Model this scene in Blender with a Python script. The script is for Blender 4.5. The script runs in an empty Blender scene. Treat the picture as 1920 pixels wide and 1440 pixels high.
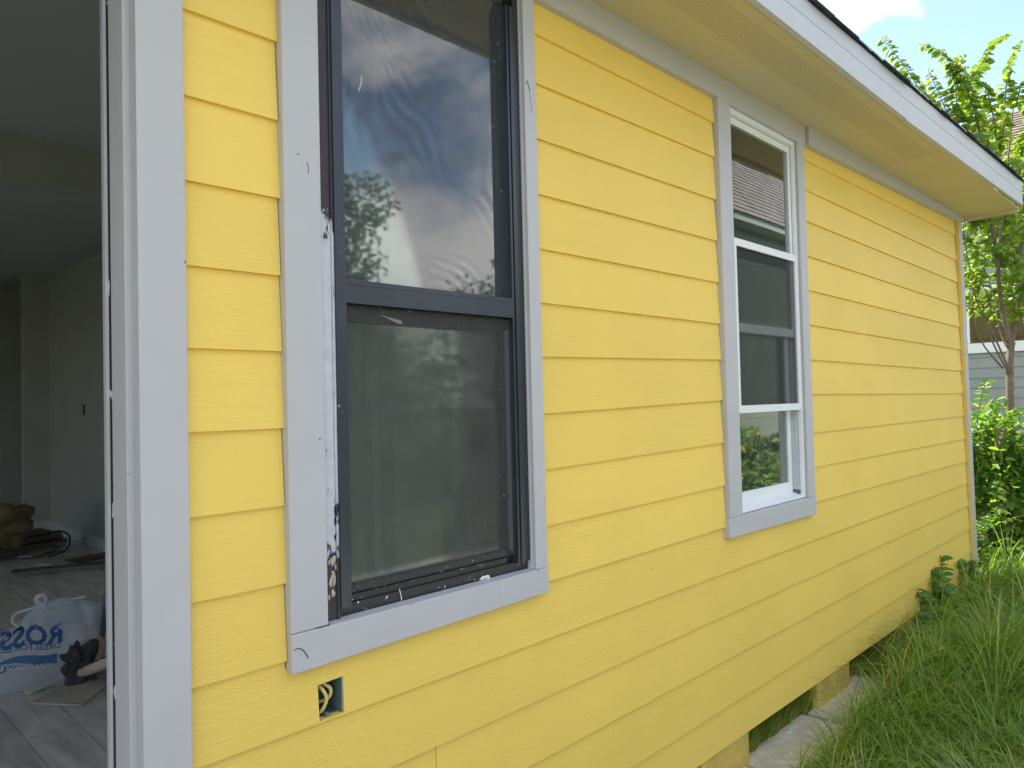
import bpy, math, random
import numpy as np
from mathutils import Vector, Matrix
random.seed(7); rng = np.random.default_rng(7)
S = bpy.context.scene
# ------------------------------------------------------------------ camera
EYE = 1.66
CR = Vector((0.69927076, -0.71445809, -0.02387537))
CU = Vector((-5.567e-04, -3.39430846e-02, 9.99423612e-01))
CF = Vector((0.71485669, 0.69885442, 0.02413316))
cd = bpy.data.cameras.new('camera'); cam = bpy.data.objects.new('camera', cd); S.collection.objects.link(cam)
m = Matrix((CR, CU, -CF)).transposed().to_4x4(); m.translation = Vector((0, -1.557, EYE))
cam.matrix_world = m
cd.sensor_fit = 'HORIZONTAL'; cd.sensor_width = 36; cd.lens = 1383.67/1920*36
cd.clip_start = 0.02; cd.clip_end = 500
S.camera = cam
# ------------------------------------------------------------------ world, sun
SUN_EL, SUN_AZ = 60.0, 2.0     # azimuth measured from +Y (behind the house) towards +X
w = bpy.data.worlds.new('World'); S.world = w; w.use_nodes = True
nt = w.node_tree; nt.nodes.clear()
def N(nt, t, **k):
    n = nt.nodes.new(t)
    for a, b in k.items():
        if a == 'inp':
            for i, v in b.items(): n.inputs[i].default_value = v
        else: setattr(n, a, b)
    return n
def L(nt, a, b): nt.links.new(a, b)
out = N(nt, 'ShaderNodeOutputWorld'); bg = N(nt, 'ShaderNodeBackground', inp={'Strength': 0.13})
sky = N(nt, 'ShaderNodeTexSky', sky_type='NISHITA', sun_disc=False, sun_elevation=math.radians(SUN_EL), sun_rotation=math.radians(SUN_AZ), air_density=1.0, dust_density=1.2, ozone_density=1.0)
tc = N(nt, 'ShaderNodeTexCoord')
mp = N(nt, 'ShaderNodeMapping', inp={'Scale': (1.0, 1.0, 1.6), 'Location': (5.1, 0.6, 1.4)})
n1 = N(nt, 'ShaderNodeTexNoise', inp={'Scale': 2.1, 'Detail': 9.0, 'Roughness': 0.56})
r1 = N(nt, 'ShaderNodeValToRGB'); r1.color_ramp.elements[0].position = .47; r1.color_ramp.elements[1].position = .57
n2 = N(nt, 'ShaderNodeTexNoise', inp={'Scale': 4.5, 'Detail': 5.0})
r2 = N(nt, 'ShaderNodeMapRange', inp={'From Min': .3, 'From Max': .7, 'To Min': 5.5, 'To Max': 9.5})
cc = N(nt, 'ShaderNodeCombineColor')
mx = N(nt, 'ShaderNodeMix', data_type='RGBA')
L(nt, tc.outputs['Generated'], mp.inputs['Vector']); L(nt, mp.outputs[0], n1.inputs['Vector']); L(nt, mp.outputs[0], n2.inputs['Vector'])
L(nt, n1.outputs['Fac'], r1.inputs[0]); L(nt, n2.outputs['Fac'], r2.inputs['Value'])
for i in range(3):
    tn = N(nt, 'ShaderNodeMath', operation='MULTIPLY', inp={1: (1.0, .975, .95)[i]}); L(nt, r2.outputs[0], tn.inputs[0]); L(nt, tn.outputs[0], cc.inputs[i])
L(nt, r1.outputs[0], mx.inputs[0]); L(nt, sky.outputs[0], mx.inputs[6]); L(nt, cc.outputs[0], mx.inputs[7])
L(nt, mx.outputs[2], bg.inputs['Color']); L(nt, bg.outputs[0], out.inputs[0])
sd = bpy.data.lights.new('sun', 'SUN'); sun = bpy.data.objects.new('sun', sd); S.collection.objects.link(sun)
sd.energy = 4.6; sd.angle = math.radians(.53); sd.color = (1, .95, .87)
ce, se = math.cos(math.radians(SUN_EL)), math.sin(math.radians(SUN_EL))
sv = Vector((ce*math.sin(math.radians(SUN_AZ)), ce*math.cos(math.radians(SUN_AZ)), se))
sun.rotation_euler = sv.to_track_quat('Z', 'Y').to_euler()
S.view_settings.view_transform = 'Standard'; S.view_settings.look = 'None'; S.view_settings.gamma = 1
S.view_settings.exposure = 1.45
S.cycles.max_bounces = 10; S.cycles.transparent_max_bounces = 24; S.cycles.diffuse_bounces = 5

# ------------------------------------------------------------------ helpers
def Z(z): return z + EYE
class MB:
    def __init__(s): s.v = []; s.f = []
    def box(s, x0, x1, y0, y1, z0, z1):
        return s.hexa([(x0,y0,z0),(x1,y0,z0),(x1,y1,z0),(x0,y1,z0),(x0,y0,z1),(x1,y0,z1),(x1,y1,z1),(x0,y1,z1)])
    def hexa(s, p):
        b = len(s.v); s.v += [tuple(q) for q in p]
        for f in ((0,3,2,1),(4,5,6,7),(0,1,5,4),(1,2,6,5),(2,3,7,6),(3,0,4,7)): s.f.append(tuple(b+i for i in f))
        return s
    def quad(s, *p):
        b = len(s.v); s.v += [tuple(q) for q in p]; s.f.append(tuple(range(b, b+len(p)))); return s
    def ring(s, x0, x1, z0, z1, w, y0, y1, wt=None, wb=None, wr=None):
        wt = wt or w; wb = wb or w; wr = wr or w
        s.box(x0, x0+w, y0, y1, z0, z1); s.box(x1-wr, x1, y0, y1, z0, z1)
        s.box(x0+w, x1-wr, y0+.001, y1-.001, z1-wt, z1); s.box(x0+w, x1-wr, y0+.001, y1-.001, z0, z0+wb); return s
    def tube(s, pts, r, n=8, cap=True):
        pts = [Vector(p) for p in pts]; b = len(s.v)
        rs = r if isinstance(r, (list, tuple)) else [r]*len(pts)
        ref = None
        for i, p in enumerate(pts):
            t = (pts[min(i+1, len(pts)-1)] - pts[max(i-1, 0)]).normalized()
            if ref is None: ref = t.orthogonal().normalized()
            a = (ref - t*ref.dot(t)).normalized(); ref = a; c = t.cross(a)
            for k in range(n):
                an = 2*math.pi*k/n; s.v.append(tuple(p + (a*math.cos(an) + c*math.sin(an))*rs[i]))
        for i in range(len(pts)-1):
            for k in range(n):
                s.f.append((b+i*n+k, b+i*n+(k+1) % n, b+(i+1)*n+(k+1) % n, b+(i+1)*n+k))
        if cap: s.f.append(tuple(b+k for k in reversed(range(n)))); s.f.append(tuple(b+(len(pts)-1)*n+k for k in range(n)))
        return s
    def build(s, name, mat, parent=None, bevel=0, smooth=False):
        me = bpy.data.meshes.new(name); me.from_pydata(s.v, [], s.f); me.update()
        o = bpy.data.objects.new(name, me); S.collection.objects.link(o); me.materials.append(mat)
        if parent: o.parent = parent; o.matrix_parent_inverse = parent.matrix_world.inverted()
        if smooth: me.polygons.foreach_set('use_smooth', [True]*len(me.polygons))
        if bevel:
            b = o.modifiers.new('bevel', 'BEVEL'); b.width = bevel; b.segments = 2; b.limit_method = 'ANGLE'
        return o
def tag(o, label, cat, group=None, kind=None):
    if kind: o['kind'] = kind
    if label: o['label'] = label
    if cat: o['category'] = cat
    if group: o['group'] = group
    return o
def thing(name, loc, label, cat, group=None):
    o = bpy.data.objects.new(name, None); S.collection.objects.link(o); o.location = loc
    o.matrix_world = Matrix.Translation(loc); o.empty_display_size = .1
    return tag(o, label, cat, group)
def numesh(name, co, faces, mat, parent=None, smooth=False):
    """co (n,3), faces (m,k) all k-gons"""
    me = bpy.data.meshes.new(name); k = faces.shape[1]
    me.vertices.add(len(co)); me.vertices.foreach_set('co', co.astype(np.float32).ravel())
    me.loops.add(faces.size); me.loops.foreach_set('vertex_index', faces.astype(np.int32).ravel())
    me.polygons.add(len(faces)); me.polygons.foreach_set('loop_start', np.arange(0, faces.size, k, dtype=np.int32))
    me.polygons.foreach_set('loop_total', np.full(len(faces), k, dtype=np.int32))
    if smooth: me.polygons.foreach_set('use_smooth', np.ones(len(faces), bool))
    me.update(calc_edges=True); me.materials.append(mat)
    o = bpy.data.objects.new(name, me); S.collection.objects.link(o)
    if parent: o.parent = parent; o.matrix_parent_inverse = parent.matrix_world.inverted()
    return o

# ------------------------------------------------------------------ materials
def mat(name, col, rough=.6, spec=.3, metal=0, var=0.0, vscale=3.0, bump=0.0, bscale=40.0, bstretch=(1,1,1), specks=None, coat=0):
    m = bpy.data.materials.new(name); m.use_nodes = True; t = m.node_tree; p = t.nodes['Principled BSDF']
    p.inputs['Base Color'].default_value = (*col, 1); p.inputs['Roughness'].default_value = rough
    p.inputs['Specular IOR Level'].default_value = spec; p.inputs['Metallic'].default_value = metal
    if coat: p.inputs['Coat Weight'].default_value = coat
    tcn = N(t, 'ShaderNodeTexCoord'); src = None
    if var:
        n = N(t, 'ShaderNodeTexNoise', inp={'Scale': vscale, 'Detail': 6.0, 'Roughness': .6}); L(t, tcn.outputs['Object'], n.inputs['Vector'])
        mr = N(t, 'ShaderNodeMapRange', inp={'From Min': .3, 'From Max': .7, 'To Min': 1-var, 'To Max': 1+var}); L(t, n.outputs['Fac'], mr.inputs['Value'])
        mul = N(t, 'ShaderNodeVectorMath', operation='SCALE'); mul.inputs[0].default_value = col; L(t, mr.outputs[0], mul.inputs['Scale'])
        src = mul.outputs[0]
    if specks:   # (scale, threshold, colour)
        for sc, th, c in specks:
            v = N(t, 'ShaderNodeTexNoise', inp={'Scale': sc, 'Detail': 2.0}); L(t, tcn.outputs['Object'], v.inputs['Vector'])
            g = N(t, 'ShaderNodeMapRange', inp={'From Min': th, 'From Max': th+.02}); L(t, v.outputs['Fac'], g.inputs['Value'])
            mm = N(t, 'ShaderNodeMix', data_type='RGBA'); L(t, g.outputs[0], mm.inputs[0])
            if src: L(t, src, mm.inputs[6])
            else: mm.inputs[6].default_value = (*col, 1)
            mm.inputs[7].default_value = (*c, 1); src = mm.outputs[2]
    if src: L(t, src, p.inputs['Base Color'])
    if bump:
        mpn = N(t, 'ShaderNodeMapping', inp={'Scale': bstretch}); L(t, tcn.outputs['Object'], mpn.inputs['Vector'])
        b = N(t, 'ShaderNodeTexNoise', inp={'Scale': bscale, 'Detail': 5.0}); L(t, mpn.outputs[0], b.inputs['Vector'])
        bn = N(t, 'ShaderNodeBump', inp={'Strength': 1.0, 'Distance': bump}); L(t, b.outputs['Fac'], bn.inputs['Height']); L(t, bn.outputs[0], p.inputs['Normal'])
    return m
def siding_mat(name, col, dist=.0011, grain=1.0):
    m = mat(name, col, .5, .35); t = m.node_tree; p = t.nodes['Principled BSDF']
    tcn = N(t, 'ShaderNodeTexCoord'); geo = N(t, 'ShaderNodeNewGeometry')
    # each board's grain is shifted by its own random number
    add = N(t, 'ShaderNodeVectorMath', operation='ADD'); L(t, tcn.outputs['Object'], add.inputs[0])
    cx = N(t, 'ShaderNodeCombineXYZ'); mul = N(t, 'ShaderNodeMath', operation='MULTIPLY', inp={1: 37.0}); L(t, geo.outputs['Random Per Island'], mul.inputs[0]); L(t, mul.outputs[0], cx.inputs[0]); L(t, mul.outputs[0], cx.inputs[2])
    L(t, cx.outputs[0], add.inputs[1])
    m0 = N(t, 'ShaderNodeMapping', inp={'Scale': (1.6*grain, 1, 9*grain)}); L(t, add.outputs[0], m0.inputs['Vector'])
    nz = N(t, 'ShaderNodeTexNoise', inp={'Scale': 1.3, 'Detail': 3.0}); L(t, m0.outputs[0], nz.inputs['Vector'])
    sep = N(t, 'ShaderNodeSeparateXYZ'); L(t, add.outputs[0], sep.inputs[0])
    zz = N(t, 'ShaderNodeMath', operation='MULTIPLY', inp={1: 120.0*grain}); L(t, sep.outputs[2], zz.inputs[0])
    nn = N(t, 'ShaderNodeMath', operation='MULTIPLY', inp={1: 34.0}); L(t, nz.outputs['Fac'], nn.inputs[0])
    sm = N(t, 'ShaderNodeMath', operation='ADD'); L(t, zz.outputs[0], sm.inputs[0]); L(t, nn.outputs[0], sm.inputs[1])
    pi = N(t, 'ShaderNodeMath', operation='MULTIPLY', inp={1: 6.2832}); L(t, sm.outputs[0], pi.inputs[0])
    sn = N(t, 'ShaderNodeMath', operation='SINE'); L(t, pi.outputs[0], sn.inputs[0])
    m1 = N(t, 'ShaderNodeMapping', inp={'Scale': (6*grain, 1, 60*grain)}); L(t, add.outputs[0], m1.inputs['Vector'])
    n3 = N(t, 'ShaderNodeTexNoise', inp={'Scale': 2.0, 'Detail': 4.0}); L(t, m1.outputs[0], n3.inputs['Vector'])
    # grain comes and goes along a board
    m2 = N(t, 'ShaderNodeTexNoise', inp={'Scale': 2.6, 'Detail': 2.0}); L(t, add.outputs[0], m2.inputs['Vector'])
    am = N(t, 'ShaderNodeMapRange', inp={'From Min': .38, 'From Max': .62, 'To Min': .05, 'To Max': .22}); L(t, m2.outputs['Fac'], am.inputs['Value'])
    wm = N(t, 'ShaderNodeMath', operation='MULTIPLY'); L(t, sn.outputs[0], wm.inputs[0]); L(t, am.outputs[0], wm.inputs[1])
    hh = N(t, 'ShaderNodeMath', operation='ADD'); L(t, wm.outputs[0], hh.inputs[0]); L(t, n3.outputs['Fac'], hh.inputs[1])
    bn = N(t, 'ShaderNodeBump', inp={'Strength': .8, 'Distance': dist}); L(t, hh.outputs[0], bn.inputs['Height']); L(t, bn.outputs[0], p.inputs['Normal'])
    # faint uneven coat of paint
    nv = N(t, 'ShaderNodeTexNoise', inp={'Scale': 1.8, 'Detail': 6.0}); L(t, tcn.outputs['Object'], nv.inputs['Vector'])
    mr = N(t, 'ShaderNodeMapRange', inp={'From Min': .3, 'From Max': .7, 'To Min': .96, 'To Max': 1.03}); L(t, nv.outputs['Fac'], mr.inputs['Value'])
    ri = N(t, 'ShaderNodeMapRange', inp={'To Min': .97, 'To Max': 1.03}); L(t, geo.outputs['Random Per Island'], ri.inputs['Value'])
    m3 = N(t, 'ShaderNodeMath', operation='MULTIPLY'); L(t, mr.outputs[0], m3.inputs[0]); L(t, ri.outputs[0], m3.inputs[1])
    sc = N(t, 'ShaderNodeVectorMath', operation='SCALE'); sc.inputs[0].default_value = col; L(t, m3.outputs[0], sc.inputs['Scale'])
    # small dark nicks
    nk = N(t, 'ShaderNodeTexNoise', inp={'Scale': 45.0, 'Detail': 1.0}); L(t, tcn.outputs['Object'], nk.inputs['Vector'])
    ng = N(t, 'ShaderNodeMapRange', inp={'From Min': .835, 'From Max': .85}); L(t, nk.outputs['Fac'], ng.inputs['Value'])
    mm = N(t, 'ShaderNodeMix', data_type='RGBA', inp={7: (col[0]*.3, col[1]*.25, col[2]*.2, 1)}); L(t, ng.outputs[0], mm.inputs[0]); L(t, sc.outputs[0], mm.inputs[6])
    L(t, mm.outputs[2], p.inputs['Base Color'])
    return m
def foliage_mat(name, c1, c2, trans=.45, c3=None):
    m = bpy.data.materials.new(name); m.use_nodes = True; t = m.node_tree; p = t.nodes['Principled BSDF']; o = t.nodes['Material Output']
    geo = N(t, 'ShaderNodeNewGeometry'); r = N(t, 'ShaderNodeValToRGB'); L(t, geo.outputs['Random Per Island'], r.inputs[0])
    r.color_ramp.elements[0].color = (*c1, 1); r.color_ramp.elements[1].color = (*c2, 1); r.color_ramp.elements[1].position = .9
    if c3: e = r.color_ramp.elements.new(.97); e.color = (*c3, 1)
    p.inputs['Roughness'].default_value = .42; p.inputs['Specular IOR Level'].default_value = .45
    L(t, r.outputs[0], p.inputs['Base Color'])
    tr = N(t, 'ShaderNodeBsdfTranslucent'); sc = N(t, 'ShaderNodeMix', data_type='RGBA', blend_type='MULTIPLY', inp={0: 1.0, 7: (1.9, 2.0, .7, 1)}); L(t, r.outputs[0], sc.inputs[6]); L(t, sc.outputs[2], tr.inputs['Color'])
    mxs = N(t, 'ShaderNodeMixShader', inp={0: trans}); L(t, p.outputs[0], mxs.inputs[1]); L(t, tr.outputs[0], mxs.inputs[2]); L(t, mxs.outputs[0], o.inputs[0])
    return m
def glass_mat(name, tint=(.86, .93, .9), gain=1.9, dirt=.05, rough=.0):
    m = bpy.data.materials.new(name); m.use_nodes = True; t = m.node_tree; o = t.nodes['Material Output']; t.nodes.remove(t.nodes['Principled BSDF'])
    fr = N(t, 'ShaderNodeFresnel', inp={'IOR': 1.5}); g = N(t, 'ShaderNodeMath', operation='MULTIPLY', inp={1: gain}, use_clamp=True); L(t, fr.outputs[0], g.inputs[0])
    tcn = N(t, 'ShaderNodeTexCoord'); nb = N(t, 'ShaderNodeTexNoise', inp={'Scale': 1.6, 'Detail': 0.0}); L(t, tcn.outputs['Object'], nb.inputs['Vector'])
    bn = N(t, 'ShaderNodeBump', inp={'Strength': 1.0, 'Distance': .0005}); L(t, nb.outputs['Fac'], bn.inputs['Height'])
    tr = N(t, 'ShaderNodeBsdfTransparent', inp={'Color': (*tint, 1)}); gl = N(t, 'ShaderNodeBsdfGlossy', inp={'Roughness': rough, 'Color': (1, 1, 1, 1)}); L(t, bn.outputs[0], gl.inputs['Normal'])
    mx = N(t, 'ShaderNodeMixShader'); L(t, g.outputs[0], mx.inputs[0]); L(t, tr.outputs[0], mx.inputs[1]); L(t, gl.outputs[0], mx.inputs[2])
    df = N(t, 'ShaderNodeBsdfDiffuse', inp={'Color': (.36, .37, .36, 1)})
    nd = N(t, 'ShaderNodeTexNoise', inp={'Scale': 5.0, 'Detail': 8.0, 'Roughness': .65}); L(t, tcn.outputs['Object'], nd.inputs['Vector'])
    md = N(t, 'ShaderNodeMapRange', inp={'From Min': .35, 'From Max': .75, 'To Min': dirt*.4, 'To Max': dirt*2}); L(t, nd.outputs['Fac'], md.inputs['Value'])
    m2 = N(t, 'ShaderNodeMixShader'); L(t, md.outputs[0], m2.inputs[0]); L(t, mx.outputs[0], m2.inputs[1]); L(t, df.outputs[0], m2.inputs[2]); L(t, m2.outputs[0], o.inputs[0])
    return m
def screen_mat(name, dens=.34, moire=.12, col=(.085, .095, .11)):
    m = bpy.data.materials.new(name); m.use_nodes = True; t = m.node_tree; o = t.nodes['Material Output']; t.nodes.remove(t.nodes['Principled BSDF'])
    tcn = N(t, 'ShaderNodeTexCoord')
    nz = N(t, 'ShaderNodeTexNoise', inp={'Scale': 2.3, 'Detail': 1.5}); L(t, tcn.outputs['Object'], nz.inputs['Vector'])
    a0 = N(t, 'ShaderNodeMath', operation='MULTIPLY', inp={1: 17.0*6.2832}); L(t, nz.outputs['Fac'], a0.inputs[0]); dp = N(t, 'ShaderNodeVectorMath', operation='DOT_PRODUCT', inp={1: (95.0, 0, 75.0)}); L(t, tcn.outputs['Object'], dp.inputs[0]); a = N(t, 'ShaderNodeMath', operation='ADD'); L(t, a0.outputs[0], a.inputs[0]); L(t, dp.outputs['Value'], a.inputs[1]); s1 = N(t, 'ShaderNodeMath', operation='SINE'); L(t, a.outputs[0], s1.inputs[0])
    n2 = N(t, 'ShaderNodeTexNoise', inp={'Scale': 3.0, 'Detail': 1.0}); L(t, tcn.outputs['Object'], n2.inputs['Vector'])
    am = N(t, 'ShaderNodeMapRange', inp={'From Min': .42, 'From Max': .62, 'To Min': 0.0, 'To Max': moire}); L(t, n2.outputs['Fac'], am.inputs['Value'])
    b = N(t, 'ShaderNodeMath', operation='MULTIPLY_ADD', inp={2: dens}); L(t, s1.outputs[0], b.inputs[0]); L(t, am.outputs[0], b.inputs[1])
    tr = N(t, 'ShaderNodeBsdfTransparent'); df = N(t, 'ShaderNodeBsdfDiffuse', inp={'Color': (*col, 1)})
    mx = N(t, 'ShaderNodeMixShader'); L(t, b.outputs[0], mx.inputs[0]); L(t, tr.outputs[0], mx.inputs[1]); L(t, df.outputs[0], mx.inputs[2]); L(t, mx.outputs[0], o.inputs[0])
    return m
YEL = (.86, .60, .128)
M_yellow = siding_mat('yellow_board_paint', YEL)
M_yflat = mat('yellow_paint', YEL, .55, .3, var=.05, vscale=5, bump=.002, bscale=60)
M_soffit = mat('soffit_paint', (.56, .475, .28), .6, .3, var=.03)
M_trim = mat('grey_trim_paint', (.496, .486, .505), .5, .35, var=.025, vscale=6, bump=.0012, bscale=30, bstretch=(1, 1, .25), specks=[(46, .765, (.08, .08, .08))])
M_trimh = mat('grey_trim_paint_flat_grain', (.496, .486, .505), .5, .35, var=.025, vscale=6, bump=.0012, bscale=30, bstretch=(.25, 1, 1), specks=[(46, .765, (.08, .08, .08))])
M_fascia = mat('pale_fascia_paint', (.50, .505, .535), .5, .35, var=.03, vscale=4, bump=.0008, bscale=20, bstretch=(.2, 1, 1))
M_white = mat('white_vinyl', (.78, .79, .80), .35, .4, var=.03, vscale=9)
M_black = mat('black_aluminium', (.022, .025, .036), .38, .5, metal=0, var=.3, vscale=10, specks=[(70, .70, (.55, .56, .58))])
M_navy = mat('sky_tinted_aluminium', (.029, .035, .052), .3, .5, var=.2, vscale=7, specks=[(95, .76, (.6, .6, .62))])  # dark metal, its blue deepened to stand for the sky it reflects
M_glass = glass_mat('window_glass', gain=2.1)
M_screen = screen_mat('insect_screen')
M_screenlow = screen_mat('dusty_insect_screen', .42, .06, (.09, .092, .088))
M_screen2 = screen_mat('fine_insect_screen', .55, .03, (.05, .053, .055))
M_core = mat('wall_sheathing', (.25, .2, .13), .8)
M_dry = mat('drywall_paint', (.46, .46, .42), .8, .2, var=.04)
M_ceil = mat('ceiling_paint', (.50, .51, .49), .85, .2, var=.03)
M_shing = mat('dark_shingles', (.045, .05, .062), .85, .2, var=.4, vscale=14, bump=.006, bscale=120)
M_drip = mat('drip_edge_metal', (.2, .21, .22), .4, .5)
M_concrete = mat('concrete', (.60, .54, .41), .85, .2, var=.18, vscale=9, bump=.002, bscale=90, specks=[(16, .70, (.75, .76, .78)), (30, .72, (.62, .52, .22))])
M_pier = mat('yellow_painted_block', (.66, .47, .12), .8, .2, var=.18, vscale=7, bump=.004, bscale=35, specks=[(9, .66, (.30, .26, .18))])
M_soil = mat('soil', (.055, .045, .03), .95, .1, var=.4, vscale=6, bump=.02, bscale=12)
M_joint = mat('board_gap_shadow', (.10, .06, .02), .9)
M_caulk = mat('orange_caulk', (.55, .33, .06), .8, .2, var=.3, vscale=20)

# window 1's old side jamb: dark aluminium under torn white paint
def peel_mat():
    m = mat('peeling_white_paint', (.10, .085, .10), .5, .3); t = m.node_tree; p = t.nodes['Principled BSDF']
    tcn = N(t, 'ShaderNodeTexCoord'); sep = N(t, 'ShaderNodeSeparateXYZ'); L(t, tcn.outputs['Object'], sep.inputs[0])
    n = N(t, 'ShaderNodeTexNoise', inp={'Scale': 14.0, 'Detail': 9.0, 'Roughness': .72}); mpn = N(t, 'ShaderNodeMapping', inp={'Scale': (2.4, 2, .8)}); L(t, tcn.outputs['Object'], mpn.inputs[0]); L(t, mpn.outputs[0], n.inputs['Vector'])
    cr = N(t, 'ShaderNodeValToRGB'); mr = N(t, 'ShaderNodeMapRange', inp={'From Min': Z(-.55), 'From Max': Z(.65)}); L(t, sep.outputs[2], mr.inputs['Value']); L(t, mr.outputs[0], cr.inputs[0])
    e = cr.color_ramp.elements; e[0].position = 0; e[0].color = (.18,)*3+(1,); e[1].position = 1; e[1].color = (.16,)*3+(1,)
    for ps, v in ((.12, .24), (.16, .42), (.20, .50), (.27, .47), (.40, .53), (.55, .56), (.74, .56), (.84, .44), (.9, .2)):
        x = e.new(ps); x.color = (v, v, v, 1)
    ad = N(t, 'ShaderNodeMath', operation='ADD'); L(t, n.outputs['Fac'], ad.inputs[0]); L(t, cr.outputs[0], ad.inputs[1])
    g = N(t, 'ShaderNodeMapRange', inp={'From Min': .93, 'From Max': .95}); L(t, ad.outputs[0], g.inputs['Value'])
    n4 = N(t, 'ShaderNodeTexNoise', inp={'Scale': 30.0, 'Detail': 4.0}); L(t, tcn.outputs['Object'], n4.inputs['Vector'])
    cw = N(t, 'ShaderNodeMix', data_type='RGBA', inp={6: (.42, .43, .47, 1), 7: (.70, .71, .76, 1)}); L(t, n4.outputs['Fac'], cw.inputs[0])
    mm = N(t, 'ShaderNodeMix', data_type='RGBA', inp={6: (.05, .045, .055, 1)}); L(t, cw.outputs[2], mm.inputs[7])
    L(t, g.outputs[0], mm.inputs[0]); L(t, mm.outputs[2], p.inputs['Base Color'])
    bn = N(t, 'ShaderNodeBump', inp={'Strength': 1.0, 'Distance': .002}); L(t, g.outputs[0], bn.inputs['Height']); L(t, bn.outputs[0], p.inputs['Normal'])
    return m
M_peel = peel_mat()
def spatter(name, col, sc=55):
    """dark metal spattered with white overspray, thickest low and to the right"""
    m = mat(name, col, .4, .5); t = m.node_tree; p = t.nodes['Principled BSDF']
    tcn = N(t, 'ShaderNodeTexCoord'); sep = N(t, 'ShaderNodeSeparateXYZ'); L(t, tcn.outputs['Object'], sep.inputs[0])
    mr = N(t, 'ShaderNodeMapRange', inp={'From Min': Z(.4), 'From Max': Z(-.45), 'To Min': .0, 'To Max': .05}); L(t, sep.outputs[2], mr.inputs['Value'])
    n = N(t, 'ShaderNodeTexNoise', inp={'Scale': sc*2.0, 'Detail': 3.0}); L(t, tcn.outputs['Object'], n.inputs['Vector'])
    n2 = N(t, 'ShaderNodeTexNoise', inp={'Scale': 9.0, 'Detail': 3.0}); L(t, tcn.outputs['Object'], n2.inputs['Vector'])
    a = N(t, 'ShaderNodeMath', operation='ADD'); L(t, n.outputs['Fac'], a.inputs[0]); L(t, mr.outputs[0], a.inputs[1])
    b = N(t, 'ShaderNodeMath', operation='MULTIPLY_ADD', inp={1: .25}); L(t, n2.outputs['Fac'], b.inputs[0]); L(t, a.outputs[0], b.inputs[2])
    g = N(t, 'ShaderNodeMapRange', inp={'From Min': .86, 'From Max': .89}); L(t, b.outputs[0], g.inputs['Value'])
    mm = N(t, 'ShaderNodeMix', data_type='RGBA', inp={6: (*col, 1), 7: (.62, .63, .66, 1)}); L(t, g.outputs[0], mm.inputs[0]); L(t, mm.outputs[2], p.inputs['Base Color'])
    return m
M_spat = spatter('paint_spattered_black_frame', (.018, .02, .022))

# ------------------------------------------------------------------ ground and paving
def grassy_ground():
    m = mat('lawn_soil', (.03, .045, .015), .95, .1, bump=.03, bscale=8); t = m.node_tree; p = t.nodes['Principled BSDF']
    tcn = N(t, 'ShaderNodeTexCoord'); n = N(t, 'ShaderNodeTexNoise', inp={'Scale': 3.0, 'Detail': 10.0, 'Roughness': .7}); L(t, tcn.outputs['Object'], n.inputs['Vector'])
    r = N(t, 'ShaderNodeValToRGB'); L(t, n.outputs['Fac'], r.inputs[0]); r.color_ramp.elements[0].color = (.025, .035, .012, 1); r.color_ramp.elements[1].color = (.09, .12, .035, 1)
    r.color_ramp.elements[0].position = .35; r.color_ramp.elements[1].position = .65; L(t, r.outputs[0], p.inputs['Base Color']); return m
tag(MB().quad((-150,-150,0),(150,-150,0),(150,150,0),(-150,150,0)).build('ground', grassy_ground()), None, None, kind='structure')

M_bounce = mat('bounce_slab_concrete', (.48, .45, .40), .9, .2, var=.12, vscale=3, bump=.002, bscale=60)
tag(MB().quad((-14,-4.5,.006),(26,-4.5,.006),(26,-2.4,.006),(-14,-2.4,.006)).build('bounce_slab', M_bounce), None, None, kind='structure')  # unseen pale slab, added to bounce sunlight up onto the wall and soffit
# ------------------------------------------------------------------ the yellow house
house = thing('yellow_house', (3, 0, 0), 'yellow clapboard house with grey window trim, its open doorway at the left', 'house')
K = 1.557
A = [.775, .66, .5445, .426, .3098, .1945, .0825, -.0305, -.144, -.2575, -.370]
B = [(.868,.870),(.755,.757),(.652,.661),(.538,.543),(.423,.429),(.311,.314),(.2005,.2005),(.090,.102),(-.026,-.009),(-.139,-.125),(-.252,-.242),(-.364,-.355)]
Cc = [(.787,.805),(.686,.675),(.581,.561),(.464,.444),(.349,.331),(.233,.214),(.117,.104),(.002,-.012),(-.126,-.128),(-.24,-.247),(-.355,-.364)]
LAST = [(-.4765,-.4765),(-.589,-.592),(-.706,-.713),(-.831,-.8335)]
BOT = (-.932, -.955)
def corner_x(z): return 6.735 + (.80-z/K)*.055   # z relative to the eye
def zl(pr, x, xa, xb): return (pr[0] + (pr[1]-pr[0])*(x-xa)/(xb-xa))*K
def board(mb, x0, x1, b0, b1, t0, t1, cornered=False):
    """one lap board: thick lower lip, upper edge tucked under the next board. b0,b1 bottom z at both ends; t0,t1 top"""
    ya, yb = 0.0, .0105
    xb1 = corner_x(b1) if cornered else x1; xt1 = corner_x(t1) if cornered else x1
    P = [(x0, ya, Z(b0)), (xb1, ya, Z(b1)), (xb1, ya+.012, Z(b1)), (x0, ya+.012, Z(b0)), (x0, yb, Z(t0+.004)), (xt1, yb, Z(t1+.004)), (xt1, yb+.012, Z(t1+.004)), (x0, yb+.012, Z(t0+.004))]
    mb.hexa(P)
sid = MB()
XA0, XA1 = .6205, .8430; XB0, XB1 = 1.7138, 2.877; XC0, XC1 = 3.7642, 6.77
for i in range(1, len(A)):
    board(sid, XA0, XA1-random.uniform(0, .004), A[i]*K, A[i]*K, A[i-1]*K, A[i-1]*K)
for i in range(1, len(B)):
    x0 = XB0+random.uniform(0, .003); x1 = XB1-random.uniform(0.001, .006)
    board(sid, x0, x1, B[i][0]*K, B[i][1]*K, B[i-1][0]*K, B[i-1][1]*K)
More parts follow.
